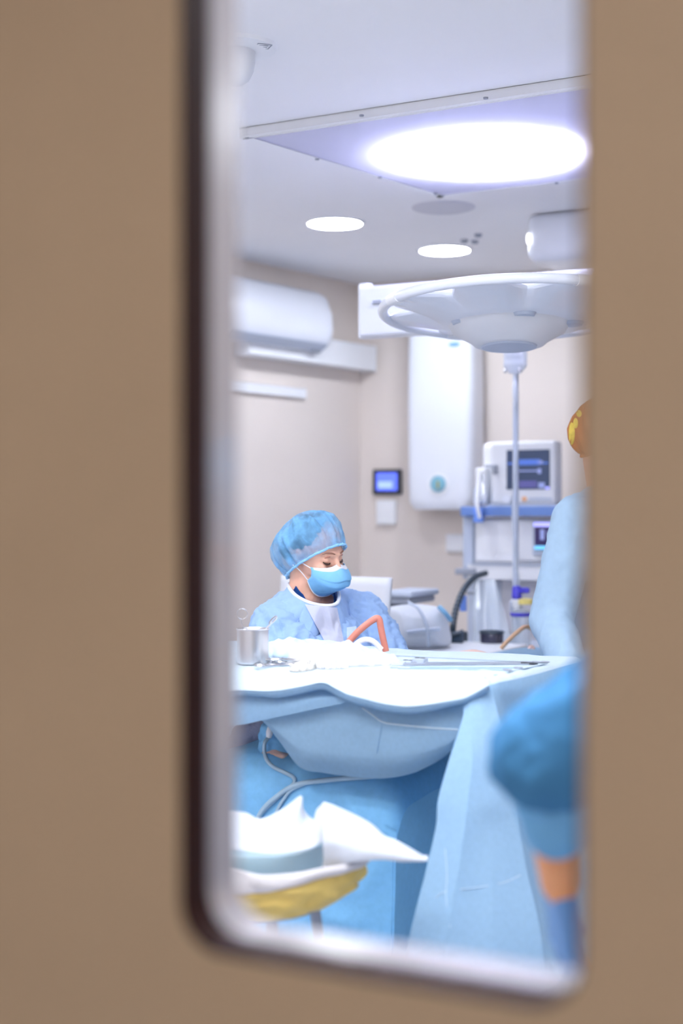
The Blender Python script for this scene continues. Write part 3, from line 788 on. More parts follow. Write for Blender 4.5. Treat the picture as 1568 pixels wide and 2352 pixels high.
# dark canister
p = P(1129, 1496, 6.0); 
ca = empty('dark_canister', Vector((p.x, p.y, shelf_z)), 'short dark glossy canister standing below the clear bag', 'canister')
bm = NB(); add_lathe(bm, Vector((p.x, p.y, shelf_z)), [(0.044, 0.0), (0.048, 0.006), (0.05, 0.08), (0.046, 0.088), (0.001, 0.088)], 32); obj('jar', bm, mat('dark_glass', (52, 52, 72), 0.15, spec=0.7), ca)
bm = NB(); add_lathe(bm, Vector((p.x, p.y, shelf_z + 0.082)), [(0.05, 0.0), (0.053, 0.002), (0.053, 0.008), (0.05, 0.01)], 32, closed=True); obj('rim', bm, M_blackhose, ca)
for i, (px, py) in enumerate(((1072, 1468), (1084, 1474))):
    p = P(px, 1496, 5.95 + 0.05 * i); h = (1496 - py) / F * 6.0
    bt = empty('medicine_bottle', Vector((p.x, p.y, shelf_z)), ('small white bottle standing right beside the black hose block', 'small white bottle nearer the dark canister')[i], 'bottle', 'white bottles on the work shelf')
    bm = NB(); add_lathe(bm, Vector((p.x, p.y, shelf_z)), [(0.018, 0.0), (0.02, 0.003), (0.02, h * 0.6), (0.012, h * 0.75), (0.012, h * 0.78)], 20); obj('body', bm, M_white, bt)
    bm = NB(); add_lathe(bm, Vector((p.x, p.y, shelf_z + h * 0.76)), [(0.014, 0.0), (0.015, 0.002), (0.015, h * 0.22), (0.013, h * 0.24)], 20); obj('cap', bm, M_offwhite, bt)
# suction canister with purple cap
p = P(1196, 1494, 6.0)
su = empty('suction_canister', Vector((p.x, p.y, shelf_z)), 'clear canister with a purple cap, yellow band and blue ring beside the surgeon', 'canister')
q = lambda y: P(1196, y, 6.0).z
o_ = Vector((p.x, p.y, 0))
bm = NB(); add_lathe(bm, o_, [(0.036, shelf_z), (0.04, shelf_z + 0.004), (0.042, q(1415)), (0.038, q(1402)), (0.02, q(1398))], 32); obj('jar', bm, M_film, su)
bm = NB(); add_lathe(bm, o_, [(0.043, q(1415)), (0.045, q(1414)), (0.045, q(1408)), (0.043, q(1407))], 32, closed=True); obj('ring', bm, M_purple, su, label='blue ring')
bm = NB(); add_lathe(bm, o_ - UA * 0.018, [(0.012, q(1402)), (0.014, q(1398)), (0.02, q(1390)), (0.02, q(1376))], 24); obj('neck', bm, M_white, su)
bm = NB(); add_lathe(bm, o_ + UA * 0.02, [(0.02, q(1388)), (0.03, q(1387)), (0.03, q(1376)), (0.02, q(1374))], 24); obj('band', bm, M_lemon, su, label='yellow band')
bm = NB(); add_lathe(bm, o_ - UA * 0.018, [(0.018, q(1376)), (0.022, q(1374)), (0.02, q(1350)), (0.014, q(1346))], 24)
add_box(bm, o_ + UA * 0.015 + ZA * q(1356), 0.045, 0.02, 0.024, bevel=0.006); obj('purple_cap', bm, M_purple, su)

# trolley with wrapped equipment behind the nurse's arm
TY = 5.7
tp = P(960, 1480, TY)
tz = P(960, 1492, TY).z
tr = empty('equipment_trolley', Vector((tp.x, tp.y, 0)) + NA * 0.2, 'low pale trolley carrying the white wrapped warmer behind the table', 'trolley')
bm = NB(); add_box(bm, Vector((tp.x, tp.y, tz - 0.02)) + NA * 0.2, 0.62, 0.46, 0.04, bevel=0.008); obj('top', bm, M_offwhite, tr, smooth=False)
bm = NB(); add_box(bm, Vector((tp.x, tp.y, 0.3)) + NA * 0.2, 0.58, 0.42, 0.03, bevel=0.006); obj('shelf', bm, M_offwhite, tr, smooth=False)
for (a, b_) in ((-1, -1), (1, -1), (-1, 1), (1, 1)):
    q_ = Vector((tp.x, tp.y, 0)) + NA * (0.2 + 0.2 * b_) + UA * (0.28 * a)
    bm = NB(); add_tube(bm, [q_, q_ + ZA * (tz - 0.03)], 0.014, 10); obj('leg', bm, M_steel, tr)
wp = empty('wrapped_warmer', Vector((tp.x, tp.y, tz)) + NA * 0.15, 'white padded unit wrapped in cloth on the trolley, right of the nurse', 'medical unit')
bm = NB()
def wrap(u, v):
    # lumpy padded block: u round the outline seen from the front, v from front to back
    a = 2 * PI * u
    x, y = math.cos(a), math.sin(a)
    px = 960 + (math.copysign(abs(x) ** 0.42, x)) * 76 - y * 8
    py = 1436 - math.copysign(abs(y) ** 0.5, y) * (50 if y > 0 else 56) - x * -4
    k = math.sin(PI * min(max(v, 0.02), 0.98)) ** 0.3
    c = P(960, 1440, TY - 0.05 + 0.3 * v)
    p = P(px, py, TY - 0.05 + 0.3 * v)
    p = c + (p - c) * (k * (1 - 0.12 * v))
    return p + V(1, 0, 1) * (0.012 * noise.noise(p * 9)) - NA * (0.03 * noise.noise(p * 7 + V(3, 3, 3)))
add_surf(bm, wrap, 56, 20, closeu=True)
bmesh.ops.holes_fill(bm, edges=[e for e in bm.edges if e.is_boundary], sides=0)
obj('padding', bm, M_cloth, wp, angle=180)
bm = NB(); add_tube(bm, [P(938, 1384, TY - 0.03), P(962, 1400, TY - 0.07), P(980, 1440, TY - 0.09), P(984, 1486, TY - 0.08)], 0.006, 8, smooth=6); obj('strap', bm, M_palegrey, wp)
bm = NB(); add_tube(bm, [P(1008, 1394, TY - 0.01), P(1022, 1408, TY - 0.03), P(1034, 1424, TY + 0.0)], 0.01, 8, smooth=4); obj('blue_strap', bm, M_mark, wp)
bm = NB(); add_tube(bm, [P(935, 1452, TY - 0.08), P(970, 1447, TY - 0.09), P(1010, 1444, TY - 0.07)], 0.006, 8, smooth=4); obj('seam_cord', bm, M_palegrey, wp)
gt = empty('grey_console', P(910, 1386, 6.0), 'flat grey console lying behind the white wrapped unit', 'console')
part('housing', M_palegrey, 872, 946, 1358, 1372, 6.1, 0.3, parent=gt, bevel=0.01)
part('base_slab', M_grey, 872, 940, 1372, 1388, 6.12, 0.28, parent=gt, bevel=0.01)
part('foot', M_dark, 872, 902, 1388, 1398, 6.14, 0.25, parent=gt, bevel=0.004, label='dark underside')
part('stand', M_grey, 884, 930, 1398, 1500, 6.2, 0.16, parent=gt, bevel=0.01, z0=0.0)
# a white chair behind the nurse
CHY = 5.35
cc, cw, _, ch = fspan(624, 879, 1326, 1440, CHY, 0.03)
chz = cc.z + ch / 2
chr_ = empty('plastic_chair', Vector((cc.x, cc.y, 0)), 'white plastic chair whose flat back shows behind the nurse', 'chair')
bm = NB()
def cback(u, v):
    w = cw * (1 - 0.03 * (1 - v)); z = chz - 0.42 + 0.42 * v
    return Vector((cc.x, cc.y, z)) + UA * (w * (u - 0.5)) + NA * (0.03 * math.cos((u - 0.5) * PI) + 0.06 * v)
add_surf(bm, cback, 16, 12); obj('backrest', bm, M_offwhite, chr_, mods=solid(0.014, 0))
bm = NB(); add_box(bm, Vector((cc.x, cc.y, 0.45)) - NA * 0.2, cw * 0.95, 0.42, 0.03, bevel=0.012, seg=3); obj('seat', bm, M_offwhite, chr_, smooth=False)
for (a, b_) in ((-1, 0), (1, 0), (-1, 1), (1, 1)):
    q_ = Vector((cc.x, cc.y, 0)) + UA * (a * cw * 0.44) - NA * (0.02 + b_ * 0.36)
    bm = NB(); add_tube(bm, [q_, q_ + ZA * (0.44 if b_ else chz - 0.35)], 0.014, 10); obj('leg', bm, M_grey, chr_)
from mathutils.bvhtree import BVHTree
def bvh_of(o):
    me = o.data; off = rootloc(o)
    return BVHTree.FromPolygons([v.co + off for v in me.vertices], [tuple(p.vertices) for p in me.polygons])
def cast(bvhs, px, py, lift=0.004, default=None):
    d = ray(px, py).normalized(); best = None
    for b in (bvhs if isinstance(bvhs, (list, tuple)) else [bvhs]):
        h, n, i, t = b.ray_cast(CAM, d)
        if h is not None and (best is None or t < best): best = t
    if best is None: return default
    return CAM + d * (best - lift)

# ================================================================== OPERATING TABLE, PATIENT AND DRAPES
UDR = toun(hit(917, 1950, R(0, 2.1), NA))[0]                  # right side of the draped table
UDL = UDR - 0.62
UMID = (UDL + UDR) / 2
ot = empty('operating_table', R(UMID, 3.1, 0), 'operating table hidden under the mid blue patient drape', 'operating table')
bm = NB(); add_box(bm, R(UMID, 3.1, 0.6), 0.52, 1.9, 0.06, bevel=0.02); obj('table_top', bm, M_dark, ot, smooth=False)
bm = NB(); add_box(bm, R(UMID, 3.1, 0.33), 0.26, 0.32, 0.5, bevel=0.03); obj('column', bm, M_steel, ot, smooth=False)
bm = NB(); add_box(bm, R(UMID, 3.1, 0.05), 0.46, 1.0, 0.1, bevel=0.03); obj('base', bm, M_palegrey, ot, smooth=False)

def hand(prims, w, d, pn, side, curl=0.5, k=1.0, spread=0.12):
    """five fingered hand: w wrist, d direction, pn palm normal (palm faces pn), side = thumb direction"""
    d = d.normalized(); pn = (pn - d * pn.dot(d)).normalized(); s = side - d * side.dot(d) - pn * side.dot(pn); s.normalize()
    kn = []
    for i, (off, ln) in enumerate(((0.030, 0.088), (0.010, 0.092), (-0.010, 0.088), (-0.028, 0.080))):
        q = w + d * (ln * k) + s * (off * k); kn.append(q)
        prims.append(('c', w + s * (off * 0.55 * k) + d * 0.012, q, 0.0145 * k, 0.0115 * k))
    prims.append(('c', kn[0], kn[3], 0.011 * k, 0.010 * k))
    for i, (q, fl) in enumerate(zip(kn, (0.072, 0.080, 0.074, 0.058))):
        a = 0.2 + 0.15 * i * 0.3; p = q; L = (0.45, 0.31, 0.24); fan = spread * (1.5 - i) / 1.5
        for j in range(3):
            ang = curl * (0.35 + 0.55 * j) + 0.04 * i
            dd = (d * math.cos(ang) + pn * math.sin(ang) + s * fan * math.cos(ang)).normalized()
            e = p + dd * (fl * L[j] * k)
            prims.append(('c', p, e, (0.0094 - 0.0009 * j) * k, (0.0088 - 0.0012 * j) * k)); p = e
    t0 = w + d * (0.022 * k) + s * (0.02 * k); t1 = w + d * (0.052 * k) + s * (0.046 * k) + pn * (0.012 * k)
    t2 = t1 + (d * 0.8 + s * 0.35 + pn * 0.45).normalized() * (0.032 * k); t3 = t2 + (d * 0.95 - s * 0.1 + pn * 0.35).normalized() * (0.026 * k)
    prims += [('c', t0, t1, 0.016 * k, 0.0125 * k), ('c', t1, t2, 0.0115 * k, 0.0098 * k), ('c', t2, t3, 0.0098 * k, 0.0078 * k)]

class Head:
    def __init__(s, o, yaw, pitch=0.0, roll=0.0, k=1.0):
        f = Vector((math.sin(yaw), -math.cos(yaw), 0))
        s.o = o; s.k = k
        s.f = f * math.cos(pitch) - ZA * math.sin(pitch)
        up = ZA * math.cos(pitch) + f * math.sin(pitch)
        l = up.cross(s.f)
        s.u = up * math.cos(roll) + l * math.sin(roll); s.l = s.u.cross(s.f)
    def p(s, x, y, z): return s.o + (s.f * x + s.l * y + s.u * z) * s.k
    def v(s, x, y, z): return (s.f * x + s.l * y + s.u * z) * s.k
    def ell(s, c, r): return ('e', s.p(*c), s.v(r[0], 0, 0), s.v(0, r[1], 0), s.v(0, 0, r[2]))
    def prims(s):
        k = s.k; P_ = [s.ell((-.012, 0, .035), (.098, .078, .088)), s.ell((.026, 0, -.02), (.064, .063, .078)),
             s.ell((.032, 0, -.074), (.052, .049, .042)), s.ell((.066, 0, -.099), (.021, .022, .017)),
             ('c', s.p(.070, .036, .020), s.p(.084, .010, .016), .0125 * k, .012 * k), ('c', s.p(.070, -.036, .020), s.p(.084, -.010, .016), .0125 * k, .012 * k),
             ('c', s.p(.088, 0, .006), s.p(.110, 0, -.036), .0085 * k, .0125 * k), s.ell((.098, .011, -.040), (.012, .008, .008)), s.ell((.098, -.011, -.040), (.012, .008, .008)),
             s.ell((.060, .040, -.032), (.026, .022, .022)), s.ell((.060, -.040, -.032), (.026, .022, .022)),
             s.ell((.0715, .031, -.002), (.0142, .0162, .0128)), s.ell((.0715, -.031, -.002), (.0142, .0162, .0128)),
             s.ell((.086, 0, -.068), (.012, .024, .006)), s.ell((.084, 0, -.077), (.012, .022, .007))]
        for q in (1, -1):
            P_.append(s.ell((-.008, .076 * q, -.014), (.017, .006, .028)))
        return P_
    def face(s, parent, lash=True):
        """brows and lashes, each on its own"""
        k = s.k
        for q in (1, -1):
            bm = NB(); add_tube(bm, [s.p(.0935, .012 * q, .0205), s.p(.0905, .026 * q, .0245), s.p(.082, .040 * q, .0235), s.p(.072, .049 * q, .018)], [.0018 * k, .0026 * k, .0022 * k, .001 * k], 8, smooth=4); obj('eyebrow', bm, M_brow, parent)
            if lash:
                bm = NB(); add_tube(bm, [s.p(.0815, .0175 * q, -.0085), s.p(.0868, .024 * q, -.0115), s.p(.0872, .031 * q, -.0125), s.p(.0842, .039 * q, -.0115), s.p(.0765, .0465 * q, -.0065)], [.0012 * k, .0026 * k, .003 * k, .003 * k, .0014 * k], 8, smooth=4); obj('eyelashes', bm, M_lash, parent)
                bm = NB(); add_tube(bm, [s.p(.0815, .018 * q, .0085), s.p(.0852, .026 * q, .0115), s.p(.0838, .035 * q, .0118), s.p(.078, .043 * q, .007)], [.0012 * k, .0022 * k, .0022 * k, .0012 * k], 8, smooth=4); obj('eyelid_crease_shade', bm, M_lidshade, parent)  # dark strip standing in for the shade of the eye socket
    def hair(s, parent):
        bm = NB(); add_ell(bm, s.p(-.016, 0, .042), s.v(.094, 0, 0), s.v(0, .080, 0), s.v(0, 0, .083), 28)
        add_ell(bm, s.p(-.088, 0, -.01), s.v(.045, 0, 0), s.v(0, .058, 0), s.v(0, 0, .045), 20)
        return obj('hair', bm, M_hair, parent)
    def cap(s, parent, m, big=1.0, strips=True, mband=None, name='bouffant_cap'):
        """gathered cap over hair and ears, its opening tilted from brow to nape"""
        a = Vector((-.66, 0, .751)); b = Vector((.751, 0, .66))
        c = Vector((.006, 0, -.026))
        prof = [(-.004, 1, 1), (.012, 1.04, 1.10), (.033, 1.07, 1.2), (.066, 1.08, 1.27), (.100, 1.01, 1.17), (.132, .80, .92), (.154, .52, .6), (.166, .26, .3), (.169, 0, 0)]
        def f(u, v):
            th = 2 * PI * u; t = v * (len(prof) - 1); i = min(int(t), len(prof) - 2); fr = t - i
            h, kx, ky = [prof[i][j] * (1 - fr) + prof[i + 1][j] * fr for j in range(3)]
            ga = (1 - v) ** 0.7
            g = 1 + 0.028 * ga * math.sin(17 * th + 2 * math.sin(3 * th)) + 0.02 * ga * math.sin(31 * th)
            back = 1 + 0.08 * max(0, -math.cos(th)) * math.sin(PI * min(1, v * 1.4))
            q = c + a * (h * (1 + .1 * (big - 1))) + b * (.122 * kx * big * g * back * math.cos(th)) + Vector((0, 1, 0)) * (.0815 * ky * big * g * math.sin(th))
            p = s.p(*q)
            n = (q - c).normalized()
            dsp = .007 * noise.noise(p * 13) + .012 * (1 - abs(2 * noise.noise(Vector((3 * th, v * 1.2, 4 + v))))) * math.sin(PI * min(1, v * 1.15)) - .006
            if v < 0.05: dsp = 0
            return p + s.v(*n) * dsp
        bm = NB(); add_surf(bm, f, 140, 44, closeu=True)
        cp = obj(name, bm, m, parent, angle=180)
        bm = NB(); add_tube(bm, [f(i / 90, 0.012) for i in range(90)], .0042 * s.k, 8, closed=True)
        obj('elastic_band', bm, mband or M_capband, cp)
        return cp, f

# ---- the patient, lying away from us under the drape
def patient():
    z = 0.72
    J = lambda u, n, zz: R(UMID + u, n, zz)
    prims = [('c', J(0, 3.18, .775), J(0, 3.36, .785), .10, .105), ('c', J(.07, 3.2, .78), J(-.07, 3.2, .78), .1, .1),
             ('c', J(0, 3.38, .765), J(0, 3.66, .74), .10, .10), ('c', J(-.14, 3.72, .73), J(.14, 3.72, .73), .065, .065), ('c', J(0, 3.72, .735), J(0, 3.86, .735), .055, .05)]
    for s in (1, -1):
        prims += [('c', J(.085 * s, 3.16, .77), J(.11 * s, 2.74, .74), .078, .055), ('c', J(.11 * s, 2.74, .74), J(.08 * s, 2.33, .70), .055, .038),
                  ('c', J(.08 * s, 2.31, .685), J(.08 * s, 2.24, .70), .036, .034), ('c', J(.08 * s, 2.26, .70), J(.085 * s, 2.185, .705), .034, .028)]
        for i in range(5):
            t = J(.085 * s + (i - 2) * .016 * s, 2.185, .705); prims.append(('c', t, t - NA * (.03 - .003 * i) + ZA * .004, .0105 + (.003 if i == 4 - 4 * (s > 0) else 0), .009))
        prims += [('c', J(.18 * s, 3.7, .73), J(.24 * s, 3.44, .72), .048, .04), ('c', J(.24 * s, 3.44, .72), J(.22 * s, 3.22, .72), .038, .027)]
        hand(prims, J(.22 * s, 3.2, .72), -NA, -ZA, UA * -s, 0.3)
    H = Head(J(0, 3.98, .735), 0, 0); H.f = ZA.copy(); H.u = NA.copy(); H.l = H.u.cross(H.f)
    prims += H.prims()
    body = fuse(prims, .006, 4)
    o = obj('person', body, M_pale, loc=R(UMID, 3.1, 0.66), label='patient lying under the blue drapes, a pale strip of skin showing beside the surgeon', cat='person', angle=180)
    H.face(o); H.hair(o)
    return o
pat = patient()

# ---- patient drape
def bodyz(n, u):
    pts = [(2.0, 0.0), (2.15, .045), (2.3, .09), (2.5, .10), (2.8, .13), (3.08, .18), (3.2, .2), (3.3, .2)]
    b = pts[-1][1]
    for i in range(len(pts) - 1):
        if pts[i][0] <= n <= pts[i + 1][0]:
            f = (n - pts[i][0]) / (pts[i + 1][0] - pts[i][0]); b = pts[i][1] * (1 - f) + pts[i + 1][1] * f; break
    if n < pts[0][0]: b = 0
    w = max(0.0, 1 - abs((u - UMID) / 0.31) ** 2.6)
    return 0.655 + b * (0.25 + 0.75 * w)
NF = 2.085
pd = empty('patient_drape', R(UMID, 2.7, 0.02), 'mid blue drape covering the patient and hanging to the floor under the instrument table', 'drape')
def dr_top(u, v):
    # v: 0 floor of the front face ... 1 far end; u: 0 left ... 1 right
    uu = UDL + (UDR - UDL) * u
    if v < 0.4:
        t = v / 0.4; n = NF - 0.0 - 0.035 * (1 - t); z = 0.03 + (bodyz(NF + .09, uu) - .1 - 0.03) * t
    elif v < 0.55:
        t = (v - 0.4) / 0.15; a = t * PI / 2; n = NF + 0.09 * (1 - math.cos(a)); z = bodyz(NF + .09, uu) - .1 + .1 * math.sin(a)
    else:
        t = (v - 0.55) / 0.45; n = NF + .09 + (3.22 - NF - .09) * t; z = bodyz(n, uu)
    e = max(0.0, (uu - (UDR - .07)) / .07); z2 = z - (.055 * (1 - math.sqrt(max(0, 1 - e * e))) if v > .4 else 0.0)
    p = R(uu, n, z2)
    w = 1 - 0.9 * e
    q = V(uu, n, z)
    fold = .014 * noise.noise(q * 6) + .010 * (1 - abs(2 * noise.noise(q * 9 + V(4, 0, 2))))
    if v < .45: 
        p += NA * (-w * (fold * 1.2)) 
    else: p += ZA * (w * fold)
    return p
bm = NB(); add_surf(bm, dr_top, 60, 90); dtop = obj('top_and_front', bm, M_pdrape, pd, angle=180)
def dr_side(u, v):
    n = NF - .012 - .035 * max(0, 1 - v * 1.3) * (1 - min(1, u * 8)) + (3.22 - NF) * u
    zt = bodyz(max(n, NF + .09), UDR) - .055
    if n < NF + .09:
        a = math.acos(min(1, max(-1, 1 - (n - NF) / .09))) if n > NF else 0; zt = bodyz(NF + .09, UDR) - .155 + .1 * math.sin(a)
    z = 0.03 + (zt - .03) * v
    q = V(n, z, 3); k = min(1, u * 6) * min(1, (1 - v) * 6)
    return R(UDR - .006 + .03 * (1 - v) * min(1, u * 5) + k * (.014 * noise.noise(q * 5) + .007 * math.sin(n * 22 + 2 * z)), n, z)
bm = NB(); add_surf(bm, dr_side, 60, 30); obj('side_fall', bm, M_inner, pd, angle=180, label='paler side fall of the drape')
# a second drape over the chest and head end
bm = NB()
def dr_up(u, v):
    uu = UDL - .02 + (UDR - UDL + .04) * u; n = 3.44 + .8 * v
    w = max(0.0, 1 - abs((uu - UMID) / .33) ** 2.2)
    return R(uu, n, .62 + .22 * w ** .6 * (1 if v < .7 else 1 - .4 * (v - .7)) + .008 * noise.noise(V(uu, n, 1) * 9))
add_surf(bm, dr_up, 40, 40); obj('chest_drape', bm, M_drape, label='pale blue drape over the patient chest, behind the instrument table', cat='drape', angle=180)
# lump of blue wrap with tube port, by the foot
BV = [bvh_of(dtop)]
def onD(px, py, lift=.006, dflt=3.7): return cast(BV, px, py, lift, P(px, py, dflt))
l0 = onD(640, 1715, 0.0)
prm = []
for (x, y, r) in ((622, 1675, .024), (632, 1700, .030), (645, 1720, .032), (668, 1722, .03), (690, 1735, .022), (615, 1715, .022)):
    prm.append(('e', P(x, y, l0.y - .01), UA * r * 1.15, NA * r, ZA * r))
prm.append(('c', P(612, 1690, l0.y), P(690, 1745, l0.y + .02), .02, .015))
lump = fuse(prm, .004, 6, folds(.008, 26, 2))
obj('foot_wrap', lump, M_pdrape, label='crumpled blue wrap with a tube port lying at the edge of the patient drape', cat='wrap', angle=180)
prm = [('c', P(560, 1690, 3.95), P(612, 1668, 3.9), .035, .03), ('c', P(530, 1720, 3.95), P(600, 1690, 3.93), .03, .025)]
obj('grey_cloth', fuse(prm, .005, 6, folds(.006, 20, 5)), M_greycloth, label='rolled grey cloth tucked under the instrument table beside the blue wrap', cat='cloth', angle=180)
# tubes over the drape
lf = l0.y - .045
t1 = [P(622, 1672, lf), P(617, 1692, lf), P(608, 1706, lf - .01), P(607, 1728, lf - .01)] + [onD(x, y) for x, y in ((614, 1748), (630, 1763), (655, 1775), (673, 1785), (676, 1796), (668, 1806), (640, 1830), (612, 1856), (596, 1876), (585, 1900))]
tb = empty('drain_tube', t1[4], 'thin pale tube curling from the port of the blue wrap across the drape', 'tube')
bm = NB(); add_tube(bm, t1, .0052, 10, smooth=6); obj('line', bm, M_tube, tb)
bm = NB(); add_tube(bm, [P(620, 1670, lf), P(619, 1682, lf), P(617, 1694, lf)], [.007, .0095, .007], 12); obj('port_connector', bm, M_wtube, tb)
t2 = [onD(x, y) for x, y in ((860, 1782), (820, 1786), (780, 1789), (730, 1794), (690, 1800), (660, 1812), (635, 1830), (612, 1850), (596, 1872), (586, 1898))]
bm = NB(); add_tube(bm, [p - ray(700, 1800) * .006 for p in t2], .0068, 10, smooth=6); obj('suction_tube', bm, M_tube, label='thicker grey tube running out from under the hanging flap to the basin', cat='tube')
t3 = [onD(x, y) for x, y in ((700, 1800), (668, 1815), (650, 1838), (638, 1858), (628, 1880))]
bm = NB(); add_tube(bm, [p - ray(700, 1800) * .003 for p in t3], .0045, 8, smooth=6); obj('side_tube', bm, M_tube, label='short clear tube branching down to the right of the two others', cat='tube')

# ================================================================== INSTRUMENT TABLE
NT0, NT1, UT0, UT1, ZT = 2.02, 2.67, -1.75, -0.463, 0.95
it = empty('instrument_table', R((UT0 + UT1) / 2, (NT0 + NT1) / 2, 0), 'steel instrument table hidden beneath the pale blue cover', 'table')
bm = NB(); add_box(bm, R((UT0 + UT1) / 2, (NT0 + NT1) / 2, ZT - .03), UT1 - UT0 - .03, NT1 - NT0 - .03, .03, bevel=.006); obj('table_top', bm, M_steel, it, smooth=False)
for (u, n) in ((UT0 + .06, NT0 + .5), (UT1 - .06, NT0 + .06), (UT0 + .06, NT1 - .06), (UT1 - .06, NT1 - .06)):
    bm = NB(); add_tube(bm, [R(u, n, .05), R(u, n, ZT - .04)], .014, 12); lg = obj('leg', bm, M_steel, it)
    bm = NB(); add_tube(bm, [R(u - .012, n, .034), R(u + .012, n, .034)], .032, 16); obj('caster', bm, M_dark, lg)
tc = empty('table_cover', R((UT0 + UT1) / 2, (NT0 + NT1) / 2, 0.02), 'pale blue nonwoven cover on the instrument table, falling in folds at its near corner', 'drape')
ER = .03
def edgef(s):        # s > 0 goes over a rounded edge and hangs
    if s <= 0: return s, 0.0
    if s < ER * PI / 2: a = s / ER; return ER * math.sin(a), -ER * (1 - math.cos(a))
    return ER, -ER - (s - ER * PI / 2)
def topf(u, v):
    su = (UT0 - UT1) + (UT1 - UT0 + .09) * u; sn = -(NT1 - NT0) + (NT1 - NT0 + .05) * v
    a, za = edgef(su + ER); b, zb = edgef(sn + ER)
    back = 0.0
    p = R(UT1 - ER + a, NT0 + ER - b, ZT + za + zb)
    q = V(su, sn, 0)
    c = math.exp(-((su + .12) ** 2 + (sn + .08) ** 2) / .02)
    p.z += .004 * noise.noise(q * 7) + .0025 * (1 - abs(2 * noise.noise(q * 12 + V(2, 5, 1)))) + .012 * c * (1 - abs(2 * noise.noise(V(su * 9 - sn * 16, 3, 1))))
    return p
bm = NB(); add_surf(bm, topf, 110, 60); ctop = obj('top_panel', bm, M_litcloth, tc, angle=180)  # same cloth as the falls, coloured whiter for the light on top
bm = NB()
add_surf(bm, lambda u, v: R(UT0 + (UT1 - UT0) * u, NT1 + .012 * math.sin(u * 30) * (1 - v), ZT - .001 - .16 * (1 - v)), 60, 14); obj('back_fall', bm, M_drape, tc, angle=180)
def FE(px, py, n): return hit(px, py, R(0, n), NA)
def FEz(px, n, z): p = hit(px, 1500, R(0, n), NA); p.z = z; return p
# front flap: the hanging pouch under the edge
fl = [(560, 1640, 1650), (600, 1640, 1654), (640, 1672, 1702), (690, 1700, 1762), (745, 1710, 1776), (800, 1712, 1784), (880, 1712, 1788), (960, 1708, 1771), (1040, 1690, 1722), (1066, 1640, 1652)]
ribs = []
for (x, m_, b_) in fl:
    ribs.append([FEz(x, 2.03, ZT - .012), FEz(x, 2.0, ZT - .05), FE(x, m_, 1.992), FE(x, (m_ + b_) / 2 + 3, 2.0), FE(x, b_, 2.03)])
bm = NB(); add_ribs(bm, ribs, 26, 8, wob=.010, ws=7); obj('front_flap', bm, M_drape, tc, angle=180, label='hanging front pouch of the cover')
# folded tie seam across the flap
fb = bvh_of(bpy.data.objects['front_flap'])
sm = [cast(fb, x, y, .001) for x, y in ((832, 1626), (855, 1642), (880, 1659), (920, 1665), (980, 1671), (1052, 1676))]
sm = [p for p in sm if p is not None]
if len(sm) > 2:
    bm = NB(); add_tube(bm, sm, .0022, 6, smooth=4); obj('seam', bm, M_litcloth, bpy.data.objects['front_flap'])
sm = [cast(fb, x, y, .001) for x, y in ((878, 1660), (872, 1690), (866, 1725), (862, 1765))]
sm = [p for p in sm if p is not None]
bm = NB(); add_tube(bm, sm, .0012, 6, smooth=4); obj('pressed_crease', bm, M_drape, bpy.data.objects['front_flap'])
# left overlapping fold, lighter
ribs = []
for (x, b_) in ((520, 1668), (560, 1664), (600, 1655), (660, 1642), (720, 1629), (770, 1619), (800, 1612)):
    ribs.append([FEz(x, 2.01, ZT - .02), FEz(x, 1.985, ZT - .045), FE(x, b_ - 20, 1.972), FE(x, b_, 1.972)])
bm = NB(); add_ribs(bm, ribs, 14, 6, wob=.004, ws=6); obj('side_fold', bm, M_drape, tc, angle=180)
